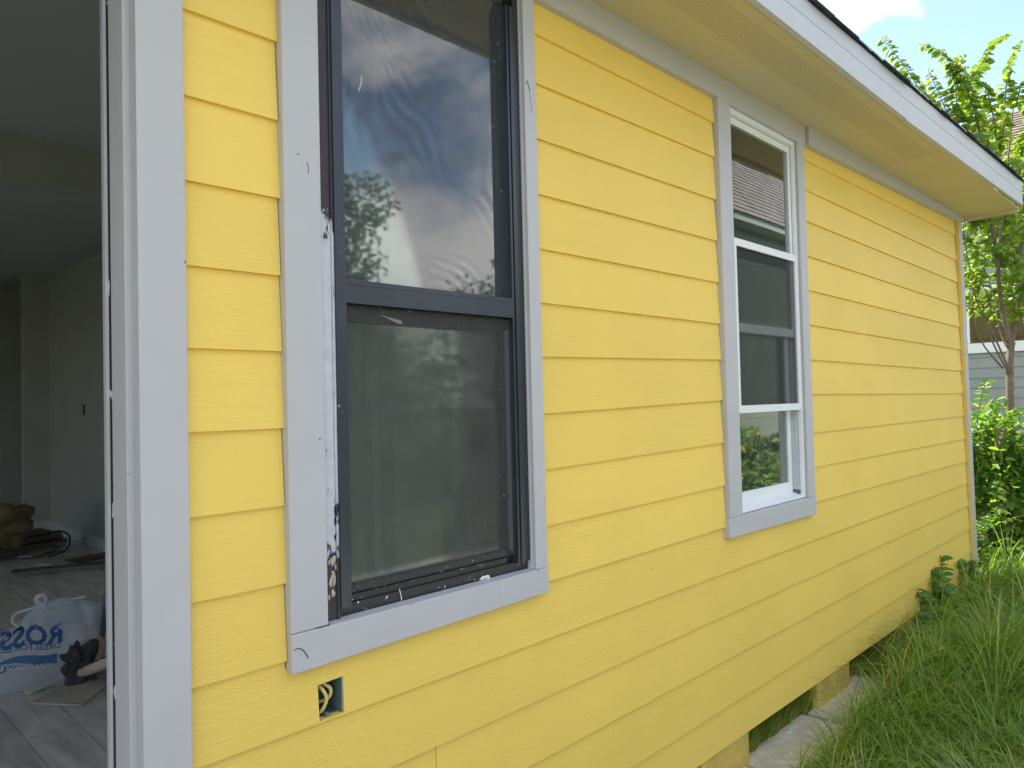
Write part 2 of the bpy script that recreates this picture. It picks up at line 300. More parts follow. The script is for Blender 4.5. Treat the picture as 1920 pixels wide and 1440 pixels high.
Ct = [(.90, .92)] + Cc
for i in range(1, len(Ct)):
    board(sid, XC0+random.uniform(0, .004), XC1, Ct[i][0]*K, Ct[i][1]*K, Ct[i-1][0]*K, Ct[i-1][1]*K, True)
# full-width courses: first one (cut by the box opening) reaches up to the last course of each section
XF0 = .622
def full(i): 
    pr = LAST[i]; return lambda x: zl(pr, x, .6, 6.8)
bot = lambda x: zl(BOT, x, 2.5, 6.8)
f0 = full(0)
HX0, HX1, HZ0, HZ1 = .921, .983, -.738, -.655
topA = A[-1]*K; tsill = -.597
bf = f0(.9); tf = topA
sid_box = MB()
# pieces round the opening, built as one board outline with a notch
def piece(x0, x1, b0, b1, t0, t1, bf, tf):
    H = tf-bf; yy = lambda z: .0105*(z-bf)/H
    sid.hexa([(x0,yy(b0),Z(b0)),(x1,yy(b1),Z(b1)),(x1,yy(b1)+.012,Z(b1)),(x0,yy(b0)+.012,Z(b0)),(x0,yy(t0),Z(t0)),(x1,yy(t1),Z(t1)),(x1,yy(t1)+.012,Z(t1)),(x0,yy(t0)+.012,Z(t0))])
piece(XF0, .8405, bf, bf, topA+.004, topA+.004, bf, tf)
piece(.8405, HX0, bf, bf, tsill, tsill, bf, tf)
piece(HX0, HX1+.006, HZ1, HZ1+.002, tsill, tsill, bf, tf)
piece(HX0+.0, HX1+.006, bf, bf, HZ0, HZ0+.001, bf, tf)
piece(HX1+.006, 1.7155, bf, bf, tsill, tsill, bf, tf)
piece(1.7155, 2.875, bf, bf, B[-1][0]*K+.004, B[-1][1]*K+.004, bf, tf)
piece(2.875, 3.766, bf, bf, -.5975, -.606, bf, tf)
board(sid, 3.766, 6.77, bf, bf, Cc[-1][0]*K, Cc[-1][1]*K, True)
joints = {1: [], 2: [1.275], 3: [], 4: []}
for i in (1, 2, 3):
    fb, ft = full(i), full(i-1); xs = [XF0] + joints[i] + [6.77]
    for j in range(len(xs)-1):
        a, b = xs[j] + (.0012 if j else 0), xs[j+1] - (.0012 if j < len(xs)-2 else 0)
        board(sid, a, b, fb(a), fb(b), ft(a), ft(b), j == len(xs)-2)
ft = full(3)
board(sid, XF0, 6.77, bot(XF0), bot(6.8), ft(XF0), ft(6.8), True)
# left of the doorway
for i in range(14):
    zb = BOT[0]*K + i*.178; board(sid, -3.6, -.62, zb, zb, zb+.178, zb+.178)
so_ = sid.build('siding', M_yellow, house)
import bmesh
bm_ = bmesh.new(); bm_.from_mesh(so_.data); bmesh.ops.remove_doubles(bm_, verts=bm_.verts, dist=.00015); bm_.to_mesh(so_.data); bm_.free()

# sheathing / wall core with the real openings (door, two windows, box)
core = MB(); Y0, Y1 = .022, .14
core.box(-3.6, -.53, Y0, Y1, Z(-1.40), Z(1.38)); core.box(.535, .94, Y0, Y1, Z(-.515), Z(1.38)); core.box(.94, 1.65, Y0, Y1, Z(1.26), Z(1.38))
core.box(.535, HX0-.004, Y0, Y1, Z(-1.40), Z(-.5155)); core.box(HX1+.004, 6.68, Y0, Y1, Z(-1.40), Z(-.5155))
core.box(HX0-.004, HX1+.004, Y0, Y1, Z(-1.40), Z(HZ0-.004)); core.box(HX0-.004, HX1+.004, Y0, Y1, Z(HZ1+.004), Z(-.5155)); core.box(HX0-.004, HX1+.004, .10, Y1, Z(HZ0-.003), Z(HZ1+.003))
core.box(1.65, 2.99, Y0, Y1, Z(-.515), Z(1.38)); core.box(2.99, 3.682, Y0, Y1, Z(1.27), Z(1.38)); core.box(3.682, 6.68, Y0, Y1, Z(-.515), Z(1.38))
core.box(-.53, .535, Y0, Y1, Z(1.0), Z(1.38))
core.build('wall', M_core, house)
ext = MB()   # other outside walls (gable ends, back)
ext.box(6.68, 6.72, .022, 8.8, Z(-1.45), Z(1.38)); ext.box(-3.6, 6.68, 8.8, 8.9, Z(-1.45), Z(1.5))
for a_, b_ in ((0, .9), (2.9, 4.6), (6.6, 8.8)): ext.box(-3.7, -3.6, a_, b_, Z(-1.45), Z(1.5))
for a_, b_ in ((.9, 2.9), (4.6, 6.6)): ext.box(-3.7, -3.6, a_, b_, Z(-1.45), Z(-.85)); ext.box(-3.7, -3.6, a_, b_, Z(1.15), Z(1.5))  # unseen openings added here to let more daylight into the room
ext.quad((6.71,-.1,Z(1.40)),(6.71,8.9,Z(1.40)),(6.71,4.3,Z(3.2))); ext.quad((-3.65,-.1,Z(1.40)),(-3.65,8.9,Z(1.40)),(-3.65,4.3,Z(3.2)))
ext.build('outer_wall', M_yflat, house)
# corner board: yellow return and grey edge strip, slightly out of plumb as the courses show
def slant(mb, dx0, dx1, y0, y1, z0, z1):
    a, b = corner_x(z0), corner_x(z1)
    mb.hexa([(a+dx0,y0,Z(z0)),(a+dx1,y0,Z(z0)),(a+dx1,y1,Z(z0)),(a+dx0,y1,Z(z0)),(b+dx0,y0,Z(z1)),(b+dx1,y0,Z(z1)),(b+dx1,y1,Z(z1)),(b+dx0,y1,Z(z1))])
slant(cb := MB(), .005, .105, -.024, .03, -1.495, 1.372); cb.build('corner_board', M_trim, house, bevel=.0015)
ys = MB(); slant(ys, .0015, .0048, -.0235, .0, -1.492, 1.372); ys.build('corner_board_edge', mat('yellow_overpaint', (.70, .50, .14), .6), house)

# doorway: casing, rabbet, jamb, gap, weatherstrip
MB().box(.5255, .620, -.018, .016, Z(-1.6), Z(1.30)).build('door_casing', M_trim, house, bevel=.002)
dj = MB().box(.512, .60, .0165, .100, Z(-1.3), Z(1.0)); dj.build('door_jamb', M_trim, house, bevel=.0015)
MB().box(.517, .60, .1005, .130, Z(-1.3), Z(1.0)).build('jamb_gap', mat('dark_gap', (.02, .02, .025), .9, specks=[(14, .64, (.6, .61, .63))]), house)
MB().box(.5120, .60, .1305, .1355, Z(-1.3), Z(1.0)).build('weatherstrip', mat('weatherstrip_white', (.62, .60, .62), .5), house)
dj2 = MB().box(.5235, .60, .1405, .19, Z(-1.25), Z(1.0))
for zc in (.95, .02, -.75): dj2.box(.5165, .60, .1407, .156, Z(zc-.05), Z(zc+.05))
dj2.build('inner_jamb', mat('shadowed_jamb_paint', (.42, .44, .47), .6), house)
MB().box(-.62, -.53, -.018, .016, Z(-1.6), Z(1.30)).build('door_casing', M_trim, house, bevel=.002)
MB().box(-.53, .512, -.0175, .10, Z(1.0), Z(1.1)).build('door_head', M_trimh, house)
MB().box(-.53, .512, -.03, .17, Z(-1.31), Z(-1.255)).build('door_sill', mat('door_sill_wood', (.3, .27, .23), .7), house)

# frieze board, soffit, fascia, roof
def poly(mb, xs, zb, zt, y0, y1):
    for i in range(len(xs)-1):
        a, b = xs[i], xs[i+1]
        mb.hexa([(a,y0,Z(zb(a))),(b,y0,Z(zb(b))),(b,y1,Z(zb(b))),(a,y1,Z(zb(a))),(a,y0,Z(zt(a))),(b,y0,Z(zt(b))),(b,y1,Z(zt(b))),(a,y1,Z(zt(a)))])
zs = lambda x: 1.358 + .0075*x
itp = lambda pts: (lambda x: float(np.interp(x, [p[0] for p in pts], [p[1] for p in pts])))
fz = itp([(-3.6, 1.26), (1.73, 1.273), (2.875, 1.286)]); fz2 = itp([(3.77, 1.29), (6.63, 1.366), (6.8, 1.37)])
ftop = lambda x: zs(x) + .012
fr = MB(); poly(fr, [-3.6, .0, 2.8765], fz, ftop, -.0205, .022); fr.build('frieze_board', M_trimh, house, bevel=.0015)
fr = MB(); poly(fr, [2.8775, 3.785], lambda x: 1.286, ftop, -.0185, .022); fr.build('frieze_board', M_trimh, house, bevel=.0015)
fr = MB(); poly(fr, [3.795, 5.3, 6.855], fz2, ftop, -.034, .022); fr.build('frieze_board', M_trimh, house, bevel=.0015)
def soffit_mat():
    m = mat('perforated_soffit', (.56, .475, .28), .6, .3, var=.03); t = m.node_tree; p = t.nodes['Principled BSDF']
    base = p.inputs['Base Color'].links[0].from_socket
    tcn = N(t, 'ShaderNodeTexCoord'); sc = N(t, 'ShaderNodeVectorMath', operation='SCALE', inp={'Scale': 1/.0125}); L(t, tcn.outputs['Object'], sc.inputs[0])
    fr_ = N(t, 'ShaderNodeVectorMath', operation='FRACTION'); L(t, sc.outputs[0], fr_.inputs[0])
    sb = N(t, 'ShaderNodeVectorMath', operation='SUBTRACT', inp={1: (.5, .5, 0)}); L(t, fr_.outputs[0], sb.inputs[0])
    ml = N(t, 'ShaderNodeVectorMath', operation='MULTIPLY', inp={1: (1, 1, 0)}); L(t, sb.outputs[0], ml.inputs[0])
    ln = N(t, 'ShaderNodeVectorMath', operation='LENGTH'); L(t, ml.outputs[0], ln.inputs[0])
    lt = N(t, 'ShaderNodeMath', operation='LESS_THAN', inp={1: .20}); L(t, ln.outputs['Value'], lt.inputs[0])
    sp = N(t, 'ShaderNodeSeparateXYZ'); L(t, tcn.outputs['Object'], sp.inputs[0])
    g1 = N(t, 'ShaderNodeMath', operation='LESS_THAN', inp={1: -.195}); L(t, sp.outputs[1], g1.inputs[0])
    g2 = N(t, 'ShaderNodeMath', operation='GREATER_THAN', inp={1: -.335}); L(t, sp.outputs[1], g2.inputs[0])
    a = N(t, 'ShaderNodeMath', operation='MULTIPLY'); L(t, lt.outputs[0], a.inputs[0]); L(t, g1.outputs[0], a.inputs[1])
    b = N(t, 'ShaderNodeMath', operation='MULTIPLY'); L(t, a.outputs[0], b.inputs[0]); L(t, g2.outputs[0], b.inputs[1])
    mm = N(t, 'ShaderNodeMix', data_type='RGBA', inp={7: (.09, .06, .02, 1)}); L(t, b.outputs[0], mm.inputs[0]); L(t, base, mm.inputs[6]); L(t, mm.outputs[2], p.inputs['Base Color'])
    return m
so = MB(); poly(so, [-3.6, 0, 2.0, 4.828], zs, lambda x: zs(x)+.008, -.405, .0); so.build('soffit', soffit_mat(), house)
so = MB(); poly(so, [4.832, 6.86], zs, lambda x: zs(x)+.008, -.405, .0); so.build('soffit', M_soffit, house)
fb = itp([(-3.6, 1.34), (2.0, 1.356), (3.85, 1.366), (7.0, 1.443)]); fm = itp([(-3.6, 1.42), (2.0, 1.437), (3.6, 1.463), (7.0, 1.534)]); fu = itp([(-3.6, 1.49), (2.0, 1.508), (3.6, 1.539), (7.0, 1.626)])
fa = MB(); poly(fa, [-3.6, 2.0, 4.03], fb, lambda x: fm(x)-.0015, -.430, -.405); fa.build('fascia_board', M_fascia, house, bevel=.0015)
fa = MB(); poly(fa, [4.0305, 5.5, 6.89], lambda x: fb(x)-.006, lambda x: fm(x)-.0015, -.430, -.405); fa.build('fascia_board', M_fascia, house, bevel=.0015)
fa = MB(); poly(fa, [-3.6, 2.0, 3.85, 4.85], lambda x: fm(x)+.0028, fu, -.4285, -.404); fa.build('fascia_top_board', M_fascia, house)
fa = MB(); poly(fa, [4.853, 6.89], lambda x: fm(x)+.0028, fu, -.4285, -.404); fa.build('fascia_top_board', M_fascia, house)
MB().hexa([(6.86,-.405,Z(1.385)),(6.89,-.405,Z(1.385)),(6.89,.03,Z(1.375)),(6.86,.03,Z(1.375)),(6.86,-.405,Z(1.45)),(6.89,-.405,Z(1.45)),(6.89,.03,Z(1.45)),(6.86,.03,Z(1.45))]).build('eave_end_board', M_soffit, house)
# roof: sheathing, then ragged shingle edge
rf = MB(); rx0, rx1 = -3.9, 6.95
def roofz(x, y): return fu(x) + .003 + (y+.43)*.40
for (ya, yb) in ((-.430, 4.3),):
    for xa, xb in ((rx0, 2.0), (2.0, 3.6), (3.6, rx1)):
        P = lambda x, y, o: (x, y, Z(roofz(x, y)+o))
        rf.hexa([P(xa,ya,0), P(xb,ya,0), P(xb,yb,0), P(xa,yb,0), P(xa,ya,.006), P(xb,ya,.006), P(xb,yb,.006), P(xa,yb,.006)])
rf.quad((rx0,4.3,Z(roofz(2,4.3))),(rx1,4.3,Z(roofz(2,4.3))),(rx1,9.3,Z(1.5)),(rx0,9.3,Z(1.5)))
roof = rf.build('roof', M_shing, house)
sh = MB(); x = rx0
while x < rx1:
    wd = random.uniform(.12, .32); xe = min(x+wd, rx1); dy = random.uniform(-.010, .006); th = random.uniform(.004, .008); dz = random.uniform(-.004, .001)
    P = lambda X, y, o: (X, y, Z(roofz(X, y)+o+.0065))
    sh.hexa([P(x,-.446+dy,dz),P(xe-.002,-.446+dy,dz),P(xe-.002,.1,0),P(x,.1,0),P(x,-.446+dy,th+dz),P(xe-.002,-.446+dy,th+dz),P(xe-.002,.1,th),P(x,.1,th)])
    x = xe
sh.build('shingle_edge', M_shing, roof)
for xx in (3.35, 3.5, 4.1, 4.22, 5.0): MB().tube([(xx, -.448, Z(fu(xx)+.003)), (xx+.05, -.455, Z(fu(xx)-.006)), (xx+.13, -.450, Z(fu(xx)-.003))], .0025, 5).build('peeling_strip', mat('peeled_paint', (.6, .6, .58), .7), roof)

# ------------------------------------------------------------------ window 1 (black frame)
win = MB(); OX0, OX1, OZ0, OZ1 = .938, 1.655, -.513, 1.275
win.box(OX0, OX1, .085, .14, Z(OZ0-.0), Z(OZ0+.03)); win.box(OX0+.05, OX1, .012, .085, Z(OZ0), Z(OZ0+.028))
win.box(OX1-.022, OX1, .0, .13, Z(OZ0+.03), Z(OZ1)); win.box(OX0, OX1-.022, .0, .13, Z(1.262), Z(OZ1))
win.box(OX0+.03, OX0+.05, .03, .13, Z(OZ0+.03), Z(1.22))
w1 = win.build('window_frame', M_spat, house, bevel=.001)
w1['label'] = 'black paint-spattered frame of the near window'
MB().box(.843, .9385, -.018, .0155, Z(-.5135), Z(1.274)).build('trim_board', M_trim, w1, bevel=.002)
MB().box(1.661, 1.7135, -.018, .0155, Z(-.5135), Z(1.274)).build('trim_board', M_trim, w1, bevel=.002)
MB().box(1.6555, 1.6608, -.004, .0155, Z(-.5135), Z(1.274)).build('trim_filler_strip', mat('lilac_grey_paint', (.50, .49, .53), .5), w1)
MB().hexa([(.843,-.0205,Z(-.604)),(1.714,-.0205,Z(-.592)),(1.714,.0155,Z(-.592)),(.843,.0155,Z(-.604)),(.843,-.0205,Z(-.5155)),(1.714,-.0205,Z(-.5145)),(1.714,.0155,Z(-.512)),(.843,.0155,Z(-.512))]).build('sill_board', M_trimh, w1, bevel=.0025)
MB().box(.9395, .9755, .004, .022, Z(-.512), Z(1.22)).build('old_jamb', M_peel, w1)
MB().box(.9758, .982, -.0005, .022, Z(-.512), Z(1.22)).build('old_jamb_lip', M_peel, w1)
MB().box(.9825, 1.012, -.006, .06, Z(-.49), Z(1.22)).build('screen_stile', M_navy, w1, bevel=.001)
r_ = MB().box(1.0125, 1.603, -.004, .022, Z(.254), Z(.313)); r_.box(1.0125, 1.603, -.0055, -.0045, Z(.300), Z(.304)); r_.build('meeting_rail', M_navy, w1, bevel=.001)
ss = MB(); ss.box(1.604, 1.612, .001, .06, Z(-.49), Z(1.22)); ss.box(1.617, 1.6325, -.001, .05, Z(-.49), Z(1.22)); ss.build('screen_stile', M_navy, w1)
us = MB(); us.box(1.0125, 1.018, .03, .05, Z(.25), Z(1.22)); us.box(1.583, 1.603, .03, .05, Z(.25), Z(1.22)); us.box(1.018, 1.583, .031, .049, Z(.25), Z(.30)); us.box(1.018, 1.583, .031, .049, Z(1.245), Z(1.26))
for k in range(2): us.box(1.587+k*.008, 1.590+k*.008, .026, .0301, Z(.25), Z(1.22))
us = us.build('upper_sash', M_black, w1)
MB().box(1.018, 1.583, .038, .042, Z(.30), Z(1.245)).build('pane', glass_mat('reflective_window_glass', gain=4.4, rough=.028), us)
ls = MB().box(1.0125, 1.021, .034, .06, Z(-.485), Z(.253)); ls.box(1.577, 1.603, .034, .06, Z(-.485), Z(.253)); ls.box(1.021, 1.577, .035, .059, Z(.212), Z(.253)); ls.box(1.021, 1.577, .033, .059, Z(-.485), Z(-.447)); ls.box(1.021, 1.577, .022, .059, Z(-.485), Z(-.468))
ls = ls.build('lower_sash', M_spat, w1)
MB().box(1.021, 1.577, .045, .049, Z(-.447), Z(.212)).build('pane', glass_mat('dusty_window_glass', (.80, .86, .82), 1.25, .14, .04), ls)
MB().box(1.5965, 1.6035, .022, .0335, Z(-.45), Z(.22)).build('sash_track', mat('worn_track_metal', (.20, .195, .22), .4), w1)
MB().quad((1.0125,.012,Z(.30)),(1.603,.012,Z(.30)),(1.603,.012,Z(1.26)),(1.0125,.012,Z(1.26))).build('insect_screen', M_screen, w1)
MB().quad((1.0125,.014,Z(-.46)),(1.603,.014,Z(-.46)),(1.603,.014,Z(.25)),(1.0125,.014,Z(.25))).build('insect_screen', M_screenlow, w1)
rr = random.Random(3); dried = mat('dried_white_paint', (.72, .70, .66), .6)       # dried paint blobs and threads on the frame
def blob(mb, x, y, z, r, sx=1, sz=1):
    n = 9; c = (x, y-.0018, z); ring = [(x+r*sx*math.cos(a)*rr.uniform(.6, 1.2), y, z+r*sz*math.sin(a)*rr.uniform(.6, 1.2)) for a in [2*math.pi*k/n for k in range(n)]]
    for k in range(n): mb.quad(c, ring[(k+1) % n], ring[k])
fl = MB()
for x, z, r, sx, sz in ((1.466, -.506, .010, 1.6, .7), (1.476, -.504, .008, 2, .5), (1.485, -.509, .007, 1, 1)): blob(fl, x, .0095, Z(z), r, sx, sz)
fl.build('paint_blob', dried, w1)
for pts, r in (([(1.508, -.0215, Z(-.517)), (1.513, -.0225, Z(-.532)), (1.509, -.022, Z(-.545)), (1.512, -.0222, Z(-.556))], .0016), ([(1.165, .0085, Z(-.478)), (1.168, .006, Z(-.495)), (1.172, .0085, Z(-.51))], .0013), ([(1.07, .010, Z(.80)), (1.078, .009, Z(.825)), (1.079, .0098, Z(.84))], .0012)):
    MB().tube(pts, r, 5).build('paint_drip', dried, w1)
scuff = mat('dark_scratch', (.06, .055, .05), .8)
for y_, pts, r in ((-.0184, [(.905, 1.052), (.913, 1.028), (.917, 1.018), (.928, 1.008)], .0014), (-.0184, [(.900, 1.040), (.908, 1.018), (.918, 1.004)], .0008), (-.0184, [(.902, .575), (.907, .560), (.905, .548)], .0008), (-.0184, [(1.668, .985), (1.674, .998), (1.678, .985), (1.684, .965)], .0013), (-.0184, [(1.682, .96), (1.688, .93), (1.692, .90)], .0006), (-.0212, [(.856, -.547), (.868, -.552), (.878, -.566), (.882, -.575)], .0012), (-.0212, [(.848, -.550), (.854, -.546), (.858, -.548)], .0009)):
    MB().tube([(x_, y_, Z(z_)) for x_, z_ in pts], r, 5).build('scuff_mark', scuff, w1)
MB().box(.905, .941, -.0188, -.002, Z(-.5152), Z(-.5130)).build('open_joint', mat('joint_shadow', (.03, .03, .035), .9), w1)
tp = MB().quad((1.13,.028,Z(.236)),(1.20,.024,Z(.224)),(1.205,.024,Z(.215)),(1.19,.022,Z(.214)),(1.165,.026,Z(.224))); tp.build('masking_tape_scrap', mat('tape', (.55, .53, .42), .7), w1)
bl = MB()
for k in range(26):
    blob(bl, .9665+rr.gauss(0, .006), .0038-.0000, Z(rr.uniform(-.46, -.36)), rr.uniform(.002, .007), .7, 1.6)
bl.build('filler_patch', mat('beige_filler', (.55, .46, .33), .8), w1)

for (a_, b_, y_) in ((1.10, 1.155, .30), (1.27, 1.30, .31), (1.33, 1.37, .30), (1.55, 1.60, .29)):
    MB().box(a_, b_, y_, y_+.012, Z(-1.2), Z(1.3)).build('pale_strip', mat('pale_strip_paint', (.42, .46, .43), .8), w1)  # pale upright strips added behind the panes

# ------------------------------------------------------------------ window 2 (white frame)
W = MB(); X0, X1, z0, z1 = 2.9865, 3.677, -.512, 1.284
W.box(X0, X0+.026, -.004, .13, Z(z0), Z(z1)); W.box(X1-.010, X1, -.004, .016, Z(z0), Z(z1)); W.box(X1-.006, X1, .016, .13, Z(z0), Z(z1))
W.box(X0+.026, X1-.010, -.002, .13, Z(1.262), Z(z1))
W.hexa([(X0+.026,-.002,Z(z0)),(X1-.010,-.002,Z(z0)),(X1-.010,.13,Z(z0)),(X0+.026,.13,Z(z0)),(X0+.026,-.002,Z(z0+.008)),(X1-.010,-.002,Z(z0+.008)),(X1-.010,.13,Z(z0+.05)),(X0+.026,.13,Z(z0+.05))])
w2 = W.build('window_frame', M_white, house, bevel=.0015); w2['label'] = 'white vinyl frame of the far window'
MB().box(2.8775, 2.986, -.018, .0155, Z(-.515), Z(1.2855)).build('trim_board', M_trim, w2, bevel=.002)
MB().box(3.6835, 3.764, -.018, .0155, Z(-.515), Z(1.2855)).build('trim_board', M_trim, w2, bevel=.002)
MB().hexa([(2.865,-.0205,Z(-.598)),(3.764,-.0205,Z(-.607)),(3.764,.0155,Z(-.607)),(2.865,.0155,Z(-.598)),(2.865,-.0205,Z(-.5165)),(3.764,-.0205,Z(-.5165)),(3.764,.0155,Z(-.5135)),(2.865,.0155,Z(-.5135))]).build('sill_board', M_trimh, w2, bevel=.0025)
gx0, gx1 = X0+.026, X1-.008
us = MB().ring(gx0+.002, gx1-.006, Z(.29), Z(1.258), .030, .016, .044, wb=.04, wr=.022); us = us.build('upper_sash', M_white, w2, bevel=.001)
MB().box(gx0+.032, gx1-.028, .022, .026, Z(.33), Z(1.228)).build('pane', glass_mat('clean_window_glass', (.86, .93, .9), 2.0, .02), us)
ls = MB().ring(gx0+.002, gx1-.022, Z(-.50), Z(.325), .030, .048, .078, wb=.065, wt=.035).build('lower_sash', M_white, w2, bevel=.001)
MB().box(gx0+.032, gx1-.052, .056, .060, Z(-.435), Z(.29)).build('pane', M_glass, ls)
sf = MB().ring(gx0+.001, gx1-.002, Z(-.075), Z(.705), .024, -.001, .0145, wt=.034, wb=.034, wr=.018).build('screen_frame', M_white, w2, bevel=.0015)
MB().quad((gx0+.025,.008,Z(-.041)),(gx1-.020,.008,Z(-.041)),(gx1-.020,.008,Z(.671)),(gx0+.025,.008,Z(.671))).build('insect_screen', M_screen2, sf)
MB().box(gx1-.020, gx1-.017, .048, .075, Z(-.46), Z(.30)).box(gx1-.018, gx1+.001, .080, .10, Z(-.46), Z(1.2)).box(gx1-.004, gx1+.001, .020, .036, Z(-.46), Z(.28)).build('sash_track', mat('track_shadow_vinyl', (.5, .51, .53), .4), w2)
MB().box(gx1-.016, gx1-.004, .018, .05, Z(-.502), Z(-.475)).build('corner_block', mat('dark_latch', (.12, .12, .11), .6), w2)

# ------------------------------------------------------------------ electrical box in the wall
eb = MB(); bx0, bx1, bz0, bz1 = HX0, HX1, HZ0, HZ1
eb.box(bx0-.002, bx0, .012, .095, Z(bz0), Z(bz1)); eb.box(bx1, bx1+.002, .004, .095, Z(bz0), Z(bz1)); eb.box(bx0, bx1, .012, .095, Z(bz0-.002), Z(bz0)); eb.box(bx0, bx1, .012, .095, Z(bz1), Z(bz1+.002)); eb.box(bx0, bx1, .092, .095, Z(bz0), Z(bz1))
eb.box(bx0+.022, bx0+.032, .010, .022, Z(bz0), Z(bz0+.010))
el = eb.build('electrical_box', mat('teal_box', (.085, .15, .145), .5), house); el['label'] = 'open teal electrical box below the near window'
ed = MB(); ed.box(bx1+.0022, bx1+.0055, .0035, .020, Z(bz0-.002), Z(bz1+.001)); ed.build('cut_edge', mat('raw_board_edge', (.36, .30, .20), .9, var=.4, vscale=60), el)
def loop(x, y, zt, zb, dx, dy):
    return [(x-.018, .085, zt-.004), (x-.006, .05, zt), (x+.004+dx*.3, .028+dy, zt-.012), (x+.012+dx, .020+dy, (zt+zb)/2+.006), (x+.010+dx, .022+dy, (zt+zb)/2-.012), (x+dx*.5, .032+dy, zb+.008), (x-.012, .06, zb)]
def smooth_path(p, n=5):
    p = [Vector(q) for q in p]; o = []
    for i in range(len(p)-1):
        a, b, c, d = p[max(i-1,0)], p[i], p[i+1], p[min(i+2,len(p)-1)]
        for k in range(n):
            t = k/n; o.append(.5*((2*b)+(-a+c)*t+(2*a-5*b+4*c-d)*t*t+(-a+3*b-3*c+d)*t**3))
    return o+[p[-1]]
M_cable = mat('yellow_cable', (.70, .55, .17), .5, .4)
MB().tube(smooth_path(loop(.936, 0, Z(-.660), Z(-.736), .0, -.006)), .0046, 8).build('cable', M_cable, el, smooth=True)
MB().tube(smooth_path(loop(.950, 0, Z(-.657), Z(-.716), .004, .004)), .0046, 8).build('cable', M_cable, el, smooth=True)

# ------------------------------------------------------------------ piers and floor structure
for i, (a, b) in enumerate(((1.2, 1.6), (2.66, 3.06), (3.815, 4.25), (5.09, 5.60), (6.40, 6.74))):
    p_ = MB(); p_.box(a, b, .024, .42, -.1, Z(-1.425))
    p_.build('foundation_pier', M_pier, house, bevel=.006)
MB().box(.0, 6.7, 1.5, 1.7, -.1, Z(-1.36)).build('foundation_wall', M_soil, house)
MB().box(-3.6, 6.68, .0225, 8.8, Z(-1.42), Z(-1.36)).build('floor_frame', mat('old_joists', (.12, .09, .06), .9), house)

# ------------------------------------------------------------------ interior
FL = -1.25
def plank_mat():
    m = mat('vinyl_plank_floor', (.22, .21, .20), .4, .5); t = m.node_tree; p = t.nodes['Principled BSDF']
    tcn = N(t, 'ShaderNodeTexCoord'); mpn = N(t, 'ShaderNodeMapping', inp={'Rotation': (0, 0, math.pi/2)}); L(t, tcn.outputs['Object'], mpn.inputs[0])
    br = N(t, 'ShaderNodeTexBrick', inp={'Color1': (.54, .53, .52, 1), 'Color2': (.64, .625, .61, 1), 'Mortar': (.32, .31, .30, 1), 'Scale': 1.0, 'Mortar Size': .0025, 'Brick Width': 1.2, 'Row Height': .18}); L(t, mpn.outputs[0], br.inputs['Vector'])
    n = N(t, 'ShaderNodeTexNoise', inp={'Scale': 4.0, 'Detail': 8.0}); m2 = N(t, 'ShaderNodeMapping', inp={'Scale': (6, 1, 1)}); L(t, tcn.outputs['Object'], m2.inputs[0]); L(t, m2.outputs[0], n.inputs['Vector'])
    mr = N(t, 'ShaderNodeMapRange', inp={'From Min': .3, 'From Max': .7, 'To Min': .75, 'To Max': 1.25}); L(t, n.outputs['Fac'], mr.inputs['Value'])
    sc = N(t, 'ShaderNodeVectorMath', operation='SCALE'); L(t, br.outputs['Color'], sc.inputs[0]); L(t, mr.outputs[0], sc.inputs['Scale']); L(t, sc.outputs[0], p.inputs['Base Color']); return m
M_plank = plank_mat()
MB().box(-3.6, 6.68, .145, 8.8, Z(FL-.1), Z(FL)).build('interior_floor', M_plank, house)
MB().box(-3.6, 6.68, .0225, 8.8, Z(1.45), Z(1.47)).build('interior_ceiling', M_ceil, house)
iw = MB()
iw.box(2.18, 2.30, .14, 7.5, Z(FL), Z(1.45)); iw.box(1.95, 2.30, 7.501, 7.62, Z(FL), Z(1.45)); iw.box(-3.6, 6.67, 8.68, 8.79, Z(FL), Z(1.45)); iw.box(2.30, 6.67, 4.2, 4.3, Z(FL), Z(1.45)); 
for a_, b_ in ((.14, .9), (2.9, 4.6), (6.6, 8.68)): iw.box(-3.6, -3.5, a_, b_, Z(FL), Z(1.45))
for a_, b_ in ((.9, 2.9), (4.6, 6.6)): iw.box(-3.6, -3.5, a_, b_, Z(FL), Z(-.85)); iw.box(-3.6, -3.5, a_, b_, Z(1.15), Z(1.45))  # inner side of the openings added for more daylight
iw.box(.54, .94, .141, .155, Z(FL), Z(1.45)); iw.box(.94, 1.65, .141, .155, Z(FL), Z(-.52)); iw.box(1.65, 2.18, .141, .155, Z(FL), Z(1.45)); iw.box(-3.5, -.53, .141, .155, Z(FL), Z(1.45))
iw.build('interior_wall', M_dry, house)
MB().box(-3.5, 2.18, 2.93, 3.07, Z(1.21), Z(1.4495)).build('ceiling_beam', M_dry, house)
bb = MB(); bb.box(2.165, 2.18, .16, 7.5, Z(FL), Z(FL+.11)); bb.box(1.94, 2.165, 7.486, 7.50, Z(FL), Z(FL+.11)); bb.build('baseboard', mat('baseboard_white', (.62, .63, .62), .5), house)
MB().box(2.172, 2.18, 6.27, 6.31, Z(-.03), Z(.07)).build('wall_outlet', mat('dark_outlet', (.05, .05, .05), .5), house)

